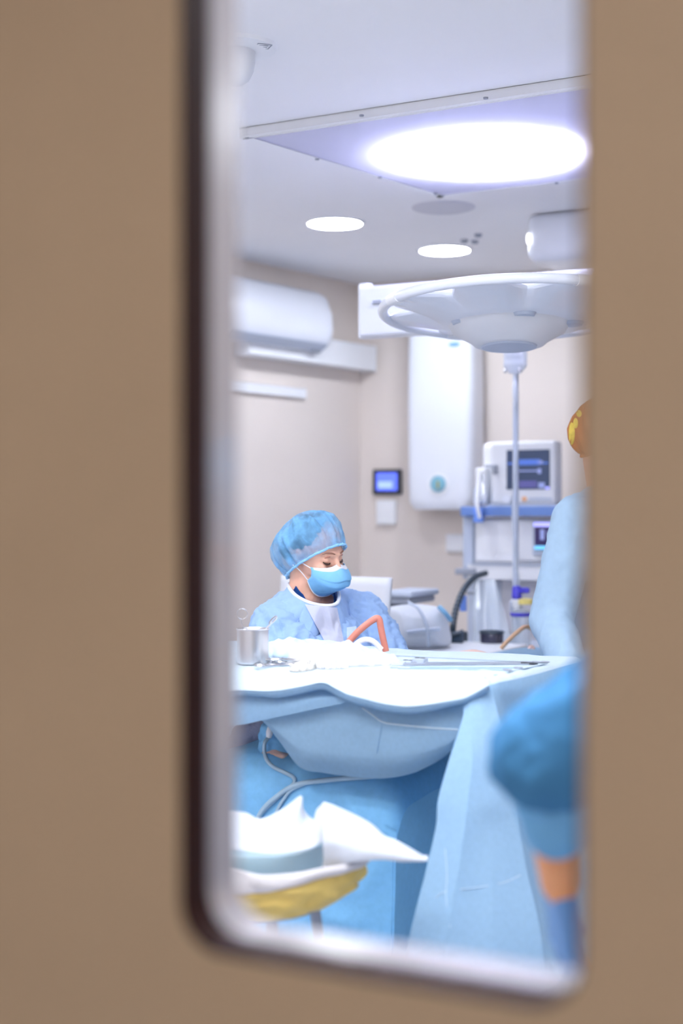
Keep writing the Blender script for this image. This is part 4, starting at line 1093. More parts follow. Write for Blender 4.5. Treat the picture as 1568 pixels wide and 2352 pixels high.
# right corner and side fall
rib_px = [
    [(1064, 1622, 3.3), (1062, 1650, 3.26), (1032, 1742, 3.2), (1006, 1835, 3.16), (1000, 1900, 3.14), (975, 2010, 3.1), (945, 2130, 3.06), (925, 2230, 3.04), (900, 2420, 3.0)],
    [(1078, 1606, 3.29), (1080, 1650, 3.25), (1085, 1742, 3.17), (1075, 1835, 3.12), (1066, 1900, 3.09), (1050, 2010, 3.05), (1030, 2130, 3.01), (1020, 2230, 2.98), (1000, 2420, 2.95)],
    [(1100, 1588, 3.29), (1108, 1640, 3.25), (1125, 1742, 3.19), (1132, 1835, 3.14), (1130, 1900, 3.12), (1130, 2010, 3.07), (1130, 2130, 3.02), (1130, 2230, 2.99), (1130, 2420, 2.96)],
    [(1128, 1572, 3.30), (1142, 1630, 3.26), (1165, 1742, 3.2), (1182, 1835, 3.17), (1192, 1900, 3.15), (1212, 2010, 3.11), (1238, 2130, 3.06), (1250, 2230, 3.03), (1280, 2420, 3.0)],
    [(1150, 1566, 3.32), (1160, 1630, 3.33), (1182, 1742, 3.34), (1198, 1835, 3.33), (1212, 1900, 3.32), (1228, 2010, 3.3), (1248, 2130, 3.28), (1264, 2230, 3.26), (1290, 2420, 3.24)],
    [(1185, 1560, 3.38), (1200, 1630, 3.42), (1222, 1742, 3.42), (1238, 1835, 3.4), (1248, 1900, 3.38), (1262, 2010, 3.36), (1282, 2130, 3.34), (1296, 2230, 3.32), (1320, 2420, 3.3)],
    [(1240, 1546, 3.53), (1250, 1630, 3.5), (1262, 1742, 3.47), (1276, 1835, 3.46), (1284, 1900, 3.45), (1296, 2010, 3.44), (1316, 2130, 3.42), (1330, 2230, 3.4), (1350, 2420, 3.38)],
    [(1300, 1528, 3.74), (1306, 1630, 3.75), (1316, 1742, 3.74), (1322, 1835, 3.72), (1330, 1900, 3.7), (1340, 2010, 3.68), (1352, 2130, 3.66), (1362, 2230, 3.65), (1380, 2420, 3.62)],
    [(1344, 1516, 3.9), (1350, 1630, 3.9), (1360, 1742, 3.88), (1366, 1835, 3.87), (1372, 1900, 3.86), (1380, 2010, 3.85), (1392, 2130, 3.84), (1400, 2230, 3.83), (1410, 2420, 3.82)]]
ribs = []
for r in rib_px:
    pts = [P(*q) for q in r]
    if pts[-1].z < .03: pts[-1].z = .03
    ribs.append(pts)
bm = NB(); add_ribs(bm, ribs, 60, 8, wob=.005, ws=4, sharp=True); sf = obj('side_fall', bm, M_drape, tc, angle=11, label='pale blue corner of the cover falling to the floor')
# fold creases pressed into the side fall
sb = bvh_of(sf)
for ln in (((1000, 2062), (1020, 2048), (1060, 2042), (1110, 2036), (1160, 2026), (1195, 2010)), ((1022, 1950), (1026, 2010), (1024, 2060), (1034, 2130))):
    pts = [cast(sb, x, y, .0005) for x, y in ln]; pts = [p for p in pts if p is not None]
    bm = NB(); add_tube(bm, pts, .0009, 6, smooth=4); obj('pressed_crease', bm, M_litcloth, sf)
# top sheet with its scalloped hem
sh = empty('sterile_sheet', R(-1.1, 2.02, ZT), 'pale top sheet whitened as if brightly lit, with a scalloped hem hanging over the near table edge', 'sheet')
hem = [(505, 1590), (555, 1586), (600, 1588), (637, 1587), (690, 1578), (741, 1568), (770, 1581), (800, 1596), (840, 1607), (873, 1616), (910, 1622), (939, 1624), (985, 1619), (1037, 1610), (1066, 1604), (1094, 1590), (1124, 1573)]
ribs = []; ribs2 = []
for i, (x, y) in enumerate(hem):
    hp = FE(x, y, 1.952)
    inner = R(*((toun(FEz(x, 2.03, 0))[0], 2.45)), ZT + .006)
    ribs.append([inner, FEz(x, 2.10, ZT + .006), FEz(x, 2.035, ZT + .004), FEz(x, 2.0, ZT - .006), hp.lerp(FEz(x, 2.0, ZT - .006), .4) + ZA * .003, hp])
    k = 16 if 2 < i < 13 else 12
    ribs2.append([hp.lerp(FEz(x, 2.0, ZT - .006), .4) - NA * -.004, FE(x, y + 1, 1.955), FE(x, y + k, 1.962)])
bm = NB(); add_ribs(bm, ribs, 36, 5, wob=.003, ws=9); st = obj('top_layer', bm, M_litcloth, sh, angle=180, mods=solid(.0015))
bm = NB(); add_ribs(bm, ribs2, 8, 5); obj('under_hem', bm, M_drape, sh, angle=180, label='pale blue lower hem', mods=solid(.0015))
ZS = ZT + .009
# ================================================================== ON THE INSTRUMENT TABLE
TB = [bvh_of(st), bvh_of(ctop)]
def onT(px, py, up=0.0):
    p = cast(TB, px, py, 0.0, hitz(px, py, ZS)); return p + ZA * up
def zt(p):
    best = ZT
    for b in TB:
        h = b.ray_cast(Vector((p.x, p.y, ZT + .2)), Vector((0, 0, -1)))[0]
        if h is not None: best = max(best, h.z)
    return best
# steel cup with two instruments standing in it
pc_ = P(581, 1520, 3.68); zc = zt(pc_)
cup = empty('steel_cup', Vector((pc_.x, pc_.y, zc)), 'tall brushed steel cup at the left end of the instrument table', 'cup')
ch_ = P(581, 1443, 3.68).z - zc
rc = .0405
bm = NB(); add_lathe(bm, Vector((pc_.x, pc_.y, zc)), [(0.0, .002), (rc - .006, .0015), (rc - .002, .003), (rc, .008), (rc, ch_ - .004), (rc + .0022, ch_ - .003), (rc + .0025, ch_ - .001), (rc, ch_), (rc - .0015, ch_ - .002), (rc - .0015, .008), (rc - .006, .005), (0.0, .005)], 56); obj('wall', bm, M_steel, cup)
def scissors(path_pts, loop_c, lx, ly, lr, label, r=.0022, stretch=1.0, m=M_shiny, group=None):
    e = empty('forceps', path_pts[-1], label, 'forceps', group)
    bm = NB(); add_tube(bm, path_pts, r, 8, smooth=4); obj('shank', bm, m, e)
    bm = NB(); add_tube(bm, [loop_c + lx * (lr * math.cos(2 * PI * i / 28)) + ly * (lr * stretch * math.sin(2 * PI * i / 28)) for i in range(28)], r * .95, 8, closed=True); obj('finger_loop', bm, m, e)
    return e
X_, Z_ = V(1, 0, 0), V(0, 0, 1)
cy = 3.68
scissors([P(553, 1424, cy), P(556, 1434, cy), P(560, 1446, cy), P(572, 1500, cy + .01), P(575, 1524, cy)], P(556, 1410, cy), X_, Z_, .0135, 'slim wire instrument with a round loop leaning at the left rim of the steel cup', r=.0013)
scissors([P(624, 1428, cy), P(618, 1437, cy), P(611, 1447, cy), P(598, 1490, cy), P(590, 1522, cy)], P(627, 1424, cy), (X_ * .7 + Z_ * .75).normalized(), (V(.6, .6, -.5)).normalized(), .0125, 'shiny instrument handle leaning out over the right rim of the steel cup', r=.0026, stretch=.35)
# little pile of scissors beside the cup
def flat_scissors(c, ang, label, first=None):
    if first is not None:
        o = copy_tree(first); o.location = c; o.rotation_euler = (0, 0, ang); o['label'] = label; return o
    e = empty('surgical_scissors', V(0, 0, 0), label, 'scissors', 'instruments piled beside the cup')
    for s in (1, -1):
        bm = NB(); add_tube(bm, [V(-.05, .016 * s, .003), V(-.03, .012 * s, .003), V(0, .0, .004), V(.035, -.004 * s, .003), V(.06, -.002 * s, .003)], [.0026, .0026, .0034, .0028, .0008], 8, smooth=3); obj('blade', bm, M_shiny, e)
        bm = NB(); add_tube(bm, [V(-.064 + .014 * math.cos(a), .019 * s + .011 * math.sin(a), .003) for a in [2 * PI * i / 22 for i in range(22)]], .0024, 8, closed=True); obj('finger_loop', bm, M_shiny, e)
    bm = NB(); add_lathe(bm, V(0, 0, .002), [(0.0, .006), (.003, .006), (.0035, 0)], 12); obj('pivot_screw', bm, M_grey, e)
    e.location = c; e.rotation_euler = (0, 0, ang); return e
lab = ['scissors lying lowest of the pile, closest to the steel cup', 'scissors crossing the pile with loops toward the cup', 'scissors of the pile with loops toward the gauze', 'scissors at the front of the pile beside the clear pouch']
f0 = None
for i, (px, Y, a, up) in enumerate(((632, 3.69, .15, 0), (640, 3.70, 2.9, .005), (648, 3.66, -.35, .010), (655, 3.63, .1, 0))):
    q = P(px, 1525, Y); q.z = zt(q) + up + .001
    o = flat_scissors(q, a, lab[i], f0); f0 = f0 or o
# heaps of cloth
def heap(name, px0, px1, Y, depth, prof, m, seed, label, cat, amp=.012, front=0.0, n=(90, 40), hk=1.0, kk=.22):
    """cloth heap on the table; prof: (px, height in pixels) silhouette"""
    bm = NB()
    def f(u, v):
        px = px0 + (px1 - px0) * u
        h = 0
        for (a, b_) in zip(prof, prof[1:]):
            if a[0] <= px <= b_[0]:
                t = (px - a[0]) / max(1e-6, b_[0] - a[0]); t = t * t * (3 - 2 * t); h = a[1] * (1 - t) + b_[1] * t; break
        hh = h / F * Y * hk
        wd = depth * (.35 + .65 * math.sin(PI * min(1, max(0, u))) ** .5)
        base = P(px, 1520, Y); p = base + V(0, 1, 0) * (wd * (v - .5)); p.z = 0
        e = math.sin(PI * v) ** .55
        q = V(u * 5, v * 3, seed)
        k = 1 - abs(2 * noise.noise(q * 1.6 + noise.noise_vector(q) * .6))
        p.z = zt(p) + .001 + hh * e * (1 - kk + kk * k) + amp * e * min(1, hh * 60) * noise.noise(q * 2.4)
        p.y += .01 * noise.noise(q * 3)
        return p
    add_surf(bm, f, *n)
    return obj(name, bm, m, angle=180, label=label, cat=cat, mods=solid(.0015))
heap('white_towel', 612, 790, 3.92, .22, [(612, 28), (640, 36), (668, 39), (700, 35), (750, 33), (770, 31), (790, 8)], M_litcloth, 3.0, 'flat folded white towel behind the gauze, at the far table edge', 'towel', amp=.003, hk=1.0, n=(60, 30), kk=.06)
heap('gauze_heap', 655, 918, 3.74, .26, [(655, 2), (672, 22), (690, 33), (720, 36), (752, 37), (775, 42), (800, 48), (822, 43), (850, 28), (880, 18), (905, 12), (918, 3)], M_gauze, 8.0, 'large crumpled heap of white gauze in the middle of the instrument table', 'gauze')
heap('gauze_swab', 715, 800, 3.60, .09, [(715, 1), (730, 14), (750, 22), (770, 18), (800, 2)], M_gauze, 15.0, 'small white swab in front of the gauze heap', 'gauze', amp=.008, n=(50, 24))
heap('clear_pouch', 664, 728, 3.58, .07, [(664, 2), (672, 12), (700, 20), (722, 18), (728, 3)], M_foil, 21.0, 'small crinkled clear pouch between scissors and gauze', 'pouch', amp=.006, n=(40, 20))
# long rods
labs = ['long steel instrument shaft, rearmost of the row on the table', 'long steel instrument shaft with a dark jaw, second from the rear', 'long steel instrument shaft in the middle of the row, reaching farthest right', 'long steel instrument shaft just in front of the middle of the row', 'long pale shaft lying second from the front of the row', 'long pale shaft nearest the front hem, lying slightly askew']
for i, (x0, y0, x1, y1, m_) in enumerate(((918, 1519.5, 1222, 1518.5, M_rod), (915, 1522, 1196, 1521, M_rod), (914, 1523.5, 1243, 1518.5, M_rod), (914, 1525.5, 1215, 1522.5, M_rod), (912, 1530, 1180, 1531, M_tube), (930, 1532, 1155, 1536, M_tube))):
    a, b = hitz(x0, y0, ZS + .003), hitz(x1, y1, ZS + .003)
    a.z = zt(a) + .0035; b.z = zt(b) + .0035
    ln = empty('instrument_shaft', a, labs[i], 'surgical instrument', 'long instruments laid in a row')
    d = (b - a).normalized(); s = ZA.cross(d)
    bm = NB(); add_tube(bm, [a, b], .0018, 10); obj('shaft', bm, m_, ln)
    bm = NB(); add_tube(bm, [a - d * .018, a + d * .012], .0028, 12); obj('handle_end', bm, M_palegrey, ln)
    for q in (1, -1):
        bm = NB(); add_tube(bm, [b, b + d * .01 + s * (.0035 * q), b + d * .022 + s * (.003 * q)], [.0026, .0024, .001], 8, smooth=3); obj('jaw', bm, M_dark if i in (1, 3) else M_grey, ln)
for i, (x0, x1, y0, y1) in enumerate(((924, 950, 1514, 1521), (950, 979, 1509, 1521))):
    p = hitz((x0 + x1) / 2, 1521, ZS); p.z = zt(p); w = (x1 - x0) / F * p.y; h = (y1 - y0) / F * p.y
    e = empty('clip_cartridge', p, ('small pale clip cartridge lying lower, next to the gauze', 'small pale clip cartridge standing taller behind the long instruments')[i], 'clip cartridge', 'clip cartridges on the table')
    bm = NB(); add_box(bm, p + ZA * (h / 2 + .003) - ZA * .003, w, .03, h, bevel=.002); obj('body', bm, M_palegrey, e, smooth=False)
    for q in (-.25, .22):
        bm = NB(); add_box(bm, p + UA * (q * w) - NA * .0 + ZA * (h + .0002), w * .3, .012, .002); obj('slot', bm, M_dark, e, smooth=False)
# red and white tubes
RY = 3.86
bm = NB(); add_tube(bm, [P(788, 1496, RY), P(800, 1476, RY), P(820, 1453, RY), P(842, 1434, RY), P(858, 1423, RY), P(866, 1420, RY), P(871, 1424, RY), P(874, 1440, RY), P(879, 1465, RY), P(886, 1496, RY)], .0092, 14, smooth=5)
obj('red_rubber_tube', bm, M_red, label='red rubber tube bent in a sharp loop behind the gauze heap', cat='tube')
bm = NB(); add_tube(bm, [P(808, 1492, RY - .03), P(817, 1480, RY - .03), P(830, 1471, RY - .03), P(845, 1469, RY - .03), P(860, 1475, RY - .03), P(876, 1492, RY - .03)], .0072, 14, smooth=5)
obj('white_tube', bm, M_wtube, label='white tube arching low inside the red loop', cat='tube')
bm = NB(); add_tube(bm, [P(1150, 1490, 5.2), P(1166, 1472, 5.2), P(1190, 1450, 5.2), P(1206, 1440, 5.25), P(1224, 1446, 5.3), P(1250, 1470, 5.4)], .008, 12, smooth=5)
obj('tan_tube', bm, M_tan, label='tan rubber tube arching beside the sleeve of the surgeon', cat='tube')

# ================================================================== BASIN, YELLOW BAG AND THE WHITE SHEET IN IT
by = 3.0
bc = P(592, 1925, by)
zr_ = bc.z; zb_ = zr_ - .11
stn = empty('basin_stand', Vector((bc.x, bc.y, 0)), 'dark stand under the yellow bag, mostly hidden by the door', 'stand')
bm = NB(); add_lathe(bm, Vector((bc.x, bc.y, 0)), [(.135, .525), (.14, .525), (.14, .540), (.135, .540)], 32, closed=True); obj('hoop', bm, M_grey, stn)
bm = NB(); add_lathe(bm, Vector((bc.x, bc.y, 0)), [(.001, .525), (.135, .525), (.135, .537), (.001, .537)], 32); obj('tray', bm, M_grey, stn)
for i in range(4):
    a = PI / 2 * i + .3; d = V(math.cos(a), math.sin(a), 0)
    bm = NB(); add_tube(bm, [Vector((bc.x, bc.y, .53)) + d * .12, Vector((bc.x, bc.y, .05)) + d * .2], .012, 10); lg = obj('leg', bm, M_grey, stn)
    e = Vector((bc.x, bc.y, .025)) + d * .2; bm = NB(); add_tube(bm, [e - d.cross(ZA) * .01, e + d.cross(ZA) * .01], .025, 14); obj('caster', bm, M_dark, lg)
yb = empty('yellow_bag', Vector((bc.x, bc.y, .545)), 'yellow waste bag with a white turned-over cuff below the basin', 'waste bag')
yc = P(630, 2030, by); yc.z = 0
def ybag(u, v):
    a = 2 * PI * u; d = V(math.cos(a), math.sin(a), 0)
    top = .636 + .006 * math.sin(2 * a + 1) + .004 * math.sin(5 * a); bot = .533
    r = .185 - .035 * (1 - v) ** 2.5 * (1 + max(0, math.cos(a))) + .008 * max(0, math.cos(a)) * v
    q = V(math.cos(a) * 3, math.sin(a) * 3, v * 2.5)
    k = (1 - abs(2 * noise.noise(q + V(1, 7, 2))))
    return Vector((yc.x, yc.y, bot + (top - bot) * v)) + d * (r + .012 * noise.noise(q * 1.3) + .015 * k * math.sin(PI * min(1, v + .1)))
bm = NB(); add_surf(bm, ybag, 120, 30, closeu=True)
obj('bag', bm, M_yellow, yb, angle=180, mods=solid(.0015))
bm = NB()
def yliner(u, v):
    a = 2 * PI * u; d = V(math.cos(a), math.sin(a), 0); p = ybag(u, 1 - .95 * v); return p - d * (.012 + .03 * v)
add_surf(bm, yliner, 80, 12, closeu=True); obj('bounce_liner', bm, M_cuff, yb, angle=180, label='added white liner holding yellow bounce off the basin')  # unseen surface added so yellow bounce does not tint the basin
def ycuff(u, v):
    a = 2 * PI * u; p = ybag(u, 1 - (.30 + .10 * math.sin(3 * a + 2)) * v * (1.1 - .85 * max(0, math.cos(a + .1)) ** 1.5)); d = V(math.cos(a), math.sin(a), 0)
    return p + d * (.006 + .008 * math.sin(PI * v)) + ZA * (.006 * (1 - v))
bm = NB(); add_surf(bm, ycuff, 100, 10, closeu=True); obj('cuff', bm, M_cuff, yb, angle=180, label='white turned-over cuff', mods=solid(.0015))
ba = empty('plastic_basin', Vector((bc.x, bc.y, zb_)), 'translucent pale blue basin resting on the yellow bag, full of white cloth', 'basin')
rb_ = .147
bm = NB(); add_lathe(bm, Vector((bc.x, bc.y, zb_)), [(0.001, 0), (.105, .0), (.118, .008), (rb_ - .004, .105), (rb_, .11), (rb_ + .006, .111), (rb_ + .007, .107), (rb_ + .003, .103), (.121, .002), (.108, -.006), (0.001, -.006)], 72); obj('bowl', bm, M_basin, ba)
wsn = empty('white_sheet', Vector((bc.x, bc.y, zb_ + .02)), 'crumpled white sheet heaped in the basin, one corner trailing to the right', 'sheet')
A = [[(520, 1862, 3.0), (520, 1900, 2.93), (520, 1950, 2.88)],
     [(560, 1868, 3.0), (560, 1905, 2.93), (558, 1955, 2.875)],
     [(600, 1880, 3.02), (604, 1915, 2.93), (600, 1959, 2.872)],
     [(640, 1862, 3.04), (640, 1908, 2.93), (640, 1960, 2.872)],
     [(668, 1843, 3.05), (662, 1900, 2.94), (665, 1958, 2.872)],
     [(691, 1829, 3.05), (684, 1895, 2.97), (690, 1955, 2.878)],
     [(699, 1862, 3.08), (704, 1905, 2.98), (710, 1950, 2.89)],
     [(722, 1884, 3.06), (718, 1915, 2.95), (722, 1944, 2.90)],
     [(733, 1860, 3.02), (730, 1905, 2.93), (732, 1938, 2.895)],
     [(746, 1842, 2.99), (744, 1890, 2.90), (746, 1926, 2.895)]]
bm = NB(); add_ribs(bm, [[P(*q) for q in r] for r in A], 30, 8, wob=.020, ws=11); obj('heaped_cloth', bm, M_cloth, wsn, angle=180, mods=solid(.0012))
B = [[(743, 1842, 2.985), (741, 1880, 2.90), (741, 1930, 2.868), (742, 1965, 2.862), (740, 1992, 2.862)],
     [(760, 1845, 2.99), (758, 1885, 2.91), (757, 1925, 2.872), (758, 1962, 2.864), (757, 1990, 2.862)],
     [(800, 1866, 3.0), (795, 1895, 2.93), (796, 1930, 2.88), (798, 1958, 2.866), (798, 1982, 2.862)],
     [(845, 1893, 3.0), (840, 1915, 2.93), (842, 1940, 2.885), (845, 1958, 2.87), (845, 1976, 2.868)],
     [(880, 1918, 2.98), (878, 1932, 2.93), (880, 1950, 2.89), (882, 1962, 2.88), (884, 1974, 2.88)],
     [(915, 1929, 2.96), (918, 1942, 2.93), (918, 1956, 2.9), (919, 1966, 2.89), (920, 1977, 2.89)],
     [(950, 1950, 2.94), (952, 1958, 2.92), (952, 1966, 2.91), (952, 1972, 2.9), (952, 1978, 2.9)],
     [(972, 1966, 2.94), (972, 1969, 2.93), (972, 1972, 2.92), (972, 1975, 2.91), (972, 1979, 2.91)],
     [(982, 1966, 2.94), (982, 1969, 2.93), (982, 1972, 2.92), (982, 1975, 2.91), (982, 1977, 2.91)]]
bm = NB(); add_ribs(bm, [[P(*q) for q in r] for r in B], 30, 8, wob=.018, ws=10); obj('trailing_corner', bm, M_cloth, wsn, angle=180, mods=solid(.0012))
# ================================================================== PEOPLE
def px_dir(a, b): return (b - a).normalized()
# ---- the seated nurse
YN = 4.5
H = Head(P(724, 1269, YN + .0), math.radians(50), math.radians(14), math.radians(-5), k=.975)
nb = P(702, 1372, YN + .03)
sR, sL = P(632, 1432, YN - .06), P(832, 1416, YN + .14)
eR, eL = P(618, 1590, YN - .12), P(915, 1560, YN + .05)
wR, wL = eR + V(.14, -.10, .03), eL + V(.04, -.19, .02)
hip = P(715, 1720, YN + .1); hpR = hip + V(-.09, -.03, 0); hpL = hip + V(.09, .05, 0)
seatz = hip.z - .09
fdir = V(math.sin(math.radians(30)), -math.cos(math.radians(30)), 0)
bdir = V(-.55, -.3, 0).normalized()                        # knees splay away from the operating table
prims = H.prims()
prims += [('c', H.p(-.025, 0, -.06), nb + V(0, .0, -.01), .054, .057), ('c', H.p(-.0, .028, -.08), nb + V(.01, -.02, 0), .03, .04), ('c', H.p(-.0, -.028, -.08), nb + V(-.01, -.01, 0), .03, .04),
          ('c', nb + ZA * -.03, sR, .055, .052), ('c', nb + ZA * -.03, sL, .055, .052),
          ('c', (sR + sL) / 2 + ZA * -.10, hip + ZA * .2, .125, .105), ('c', sR + V(.04, .02, -.08), sL + V(-.04, 0, -.08), .09, .09), ('c', hip + ZA * .2, hip, .105, .13), ('c', hpR, hpL, .1, .1),
          ('c', sR, eR, .048, .038), ('c', eR, wR, .038, .026), ('c', sL, eL, .048, .038), ('c', eL, wL, .038, .026)]
kR, kL = hpR + V(-.22, -.33, .0), hpL + V(-.16, -.40, .0)
kR = hpR + V(-.30, -.26, .0); kL = hpL + V(-.32, -.24, .0)
for (h_, k_) in ((hpR, kR), (hpL, kL)):
    an = Vector((k_.x - .03, k_.y + .02, .10)); toe = an + bdir * .17 - ZA * .05
    prims += [('c', h_, k_, .085, .06), ('c', k_, an, .055, .038), ('c', an - ZA * .03, toe, .042, .035)]
hand(prims, wR, px_dir(eR, wR), -ZA, V(.4, .6, 0), .5); hand(prims, wL, px_dir(eL, wL), -ZA, V(-1, 0, 0), .5)
body = fuse(prims, .0034, 5)
nurse = obj('person', body, M_skin, loc=Vector((hip.x, hip.y, 0.02)), label='seated nurse in a blue mask, sheer blue cap and pale blue gown', cat='person', angle=180)
H.face(nurse); H.hair(nurse)
nbv = bvh_of(nurse)
cap, capf = H.cap(nurse, M_cap, 1.0)
# mask
def maskf(u, v, lift=0.0):
    ph = (u - .5) * 2                                     # -1 .. 1, person's right to left
    a = ph * math.radians(80)
    zt_ = -.0195 - .008 * abs(ph) ** 1.5 + .009 * math.exp(-(ph / .2) ** 2); zb_ = -.128 + .050 * abs(ph) ** 2.6
    z = zt_ + (zb_ - zt_) * v
    xf = .1135 + .016 * math.sin(PI * min(1, v * 1.25)) - .046 * max(0, v - .55) ** 1.3 / .35 - .012 * math.exp(-(v / .12) ** 2)
    bul = math.sin(PI * v) * .010 * (1 - abs(ph) ** 3)
    pl = (.0042 * ((v * 5.0) % 1.0) if .22 < v < .88 else 0) * (1 - abs(ph) ** 2)
    y = -(.0715 + .004 * math.sin(PI * v)) * math.sin(a) / math.sin(math.radians(80)) * (1 - .12 * v * v)
    x = .022 + (xf - .022) * max(0, math.cos(a)) ** .62
    p = H.p(x + bul + pl + lift, -y if False else y, z)
    return p
bm = NB(); add_surf(bm, maskf, 48, 40)
mk = obj('face_mask', bm, M_mask, nurse, angle=180, mods=solid(.0016))
bm = NB(); add_surf(bm, lambda u, v: maskf(u, .10 * v - .005, .0016), 48, 4); obj('top_binding', bm, M_band, mk, angle=180, mods=solid(.001))
bm = NB(); add_tube(bm, [maskf(i / 40, 1.0, .0005) for i in range(41)], .0022, 6); obj('lower_binding', bm, M_band, mk)
for uu, sgn in ((1, -1), (0, 1)):
    e_ = .0 if uu == 0 else 1.0
    q0, q1 = maskf(e_, .05), maskf(e_, .95)
    sg = 1 if H.l.dot(q0 - H.o) > 0 else -1
    bm = NB(); add_tube(bm, [q0, H.p(.018, .074 * sg, -.024), H.p(-.012, .085 * sg, -.012)], .0014, 6, smooth=4); obj('ear_loop', bm, M_band, mk)
    bm = NB(); add_tube(bm, [q1, H.p(.008, .071 * sg, -.052), H.p(-.016, .084 * sg, -.036)], .0014, 6, smooth=4); obj('ear_loop', bm, M_band, mk)
# gown
gp = [('c', nb.lerp(sR, .55) + V(0, .02, -.012), sR + V(.02, 0, -.005), .070, .072), ('c', nb.lerp(sL, .55) + V(0, .02, -.012), sL + V(-.02, 0, -.0), .070, .074), ('c', nb + V(.02, .0, -.14), nb + V(.03, -.02, -.17), .08, .1),
      ('c', sR, eR, .071, .066), ('c', eR, wR, .066, .05), ('c', sL, eL, .075, .068), ('c', eL, wL, .068, .05),
      ('c', (sR + sL) / 2 + V(0, -.015, -.12), hip + ZA * .16, .158, .15), ('c', sR + V(.05, 0, -.09), sL + V(-.05, -.02, -.09), .112, .112), ('c', hip + ZA * .16, hip + ZA * .02, .15, .15),
      ('c', hpR, hpR.lerp(kR, .9), .11, .10), ('c', hpL, hpL.lerp(kL, .9), .11, .10), ('c', hpR.lerp(kR, .9), hpR.lerp(kR, .9) - ZA * .18, .1, .1), ('c', hpL.lerp(kL, .9), hpL.lerp(kL, .9) - ZA * .18, .1, .1)]
fa = folds(.013, 10.0, 1.0, (1.5, 1, .6)); fb_ = folds(.007, 22.0, 4.0, (1, 1, 1.8))
gown = obj('gown', fuse(gp, .006, 8, lambda p, n: fa(p, n) + fb_(p, n)), M_gown, nurse, angle=180)
gb = bvh_of(gown)
def onG(x, y, l=.003): return cast(gb, x, y, l, P(x, y, YN - .1))
# neck band follows the neck opening
nring = [(662, 1342, 4.56), (664, 1350, 4.50), (676, 1365, 4.455), (694, 1377, 4.425), (716, 1386, 4.41), (742, 1391, 4.405), (764, 1390, 4.415), (776, 1382, 4.44), (778, 1366, 4.49), (770, 1350, 4.55), (740, 1336, 4.6), (700, 1330, 4.62), (674, 1334, 4.6)]
nc_ = [P(*q) for q in nring]
bm = NB(); add_tube(bm, crom(nc_ + [nc_[0]], 97)[:-1], .0058, 10, closed=True); obj('neck_band', bm, M_band, gown, label='white knitted neck band')
# yoke filling between gown and band
bm = NB()
lp = crom(nc_ + [nc_[0]], 97)
ncen = sum(nc_, V(0, 0, 0)) / len(nc_)
def yoke(u, v):
    p = lp[round(u * 96) % 96]; o_ = (p - ncen); o_.z = 0; o_.normalize()
    tgt = p + o_ * .07 - ZA * .045
    q, n, _, _ = gb.find_nearest(tgt); q = q - n * .02
    m_ = p.lerp(q, .5) + (o_ * .5 + ZA).normalized() * .006
    m_ = m_ + n * .004
    return (p * (1 - v) ** 2 + m_ * (2 * v * (1 - v)) + q * v * v)
add_surf(bm, yoke, 96, 8, closeu=True); yk = obj('yoke', bm, M_gown, gown, angle=180)
ykb = bvh_of(yk)
# navy scrub collar inside the band
bm = NB()
def collar(u, v):
    p = lp[round(u * 96) % 96]; o_ = (ncen - p); o_.z = 0; o_.normalize()
    return p + o_ * (.009 + .008 * v) + ZA * (-.012 + .024 * v - .03 * max(0, min(1, 1.9 - abs(u - .42) / .11)))
add_surf(bm, collar, 96, 5, closeu=True); obj('scrub_collar', bm, M_scrub, nurse, angle=180, label='navy blue scrub collar', mods=solid(.002))
# white chest panel
def quadpatch(pts, nu=16, nv=16, l=.0035):
    (a, b, c, d) = [Vector((x, y, 0)) for x, y in pts]
    bm = NB()
    def f(u, v):
        q = a.lerp(b, u).lerp(d.lerp(c, u), v); return cast([gb, ykb], q.x, q.y, l + .003, P(q.x, q.y, YN - .1))
    add_surf(bm, f, nu, nv); return bm
obj('chest_panel', quadpatch([(700, 1388), (774, 1396), (792, 1486), (752, 1486)], 20, 24), M_gownpanel, gown, label='white front panel of the gown', angle=180)
obj('chest_label', quadpatch([(796, 1441), (818, 1438), (819, 1466), (796, 1466)], 6, 6, .005), M_litcloth, gown, label='small white patch', angle=180)
bm = NB(); add_tube(bm, [onG(x, y, .001) for x, y in ((640, 1402), (643, 1425), (647, 1450), (652, 1474))], .0016, 6, smooth=4); obj('sleeve_seam', bm, M_gown, gown)
for (a, b) in ((hpR, kR), (hpL, kL)):
    pass
tp_ = []
for (h_, k_) in ((hpR, kR), (hpL, kL)):
    an = Vector((k_.x - .03, k_.y + .02, .10)); tp_ += [('c', h_.lerp(k_, .5), k_, .09, .068), ('c', k_, an, .064, .052)]
obj('trousers', fuse(tp_, .007, 5), M_trouser, nurse, angle=180)
sp = []
for k_ in (kR, kL):
    an = Vector((k_.x - .03, k_.y + .02, .10)); sp += [('c', an - ZA * .045, an + bdir * .17 - ZA * .055, .052, .045)]
obj('clogs', fuse(sp, .006, 4), M_shoe, nurse, angle=180)
stl = empty('stool', Vector((hip.x, hip.y, 0)), 'round stool beneath the seated nurse, hidden by the tables', 'stool')
bm = NB(); add_lathe(bm, Vector((hip.x, hip.y, 0)), [(0.001, hip.z - .2), (.15, hip.z - .2), (.165, hip.z - .18), (.165, hip.z - .15), (.15, hip.z - .135), (.001, hip.z - .13)], 36); obj('seat', bm, M_dark, stl)
bm = NB(); add_tube(bm, [Vector((hip.x, hip.y, .08)), Vector((hip.x, hip.y, hip.z - .19))], .025, 14); obj('column', bm, M_steel, stl)
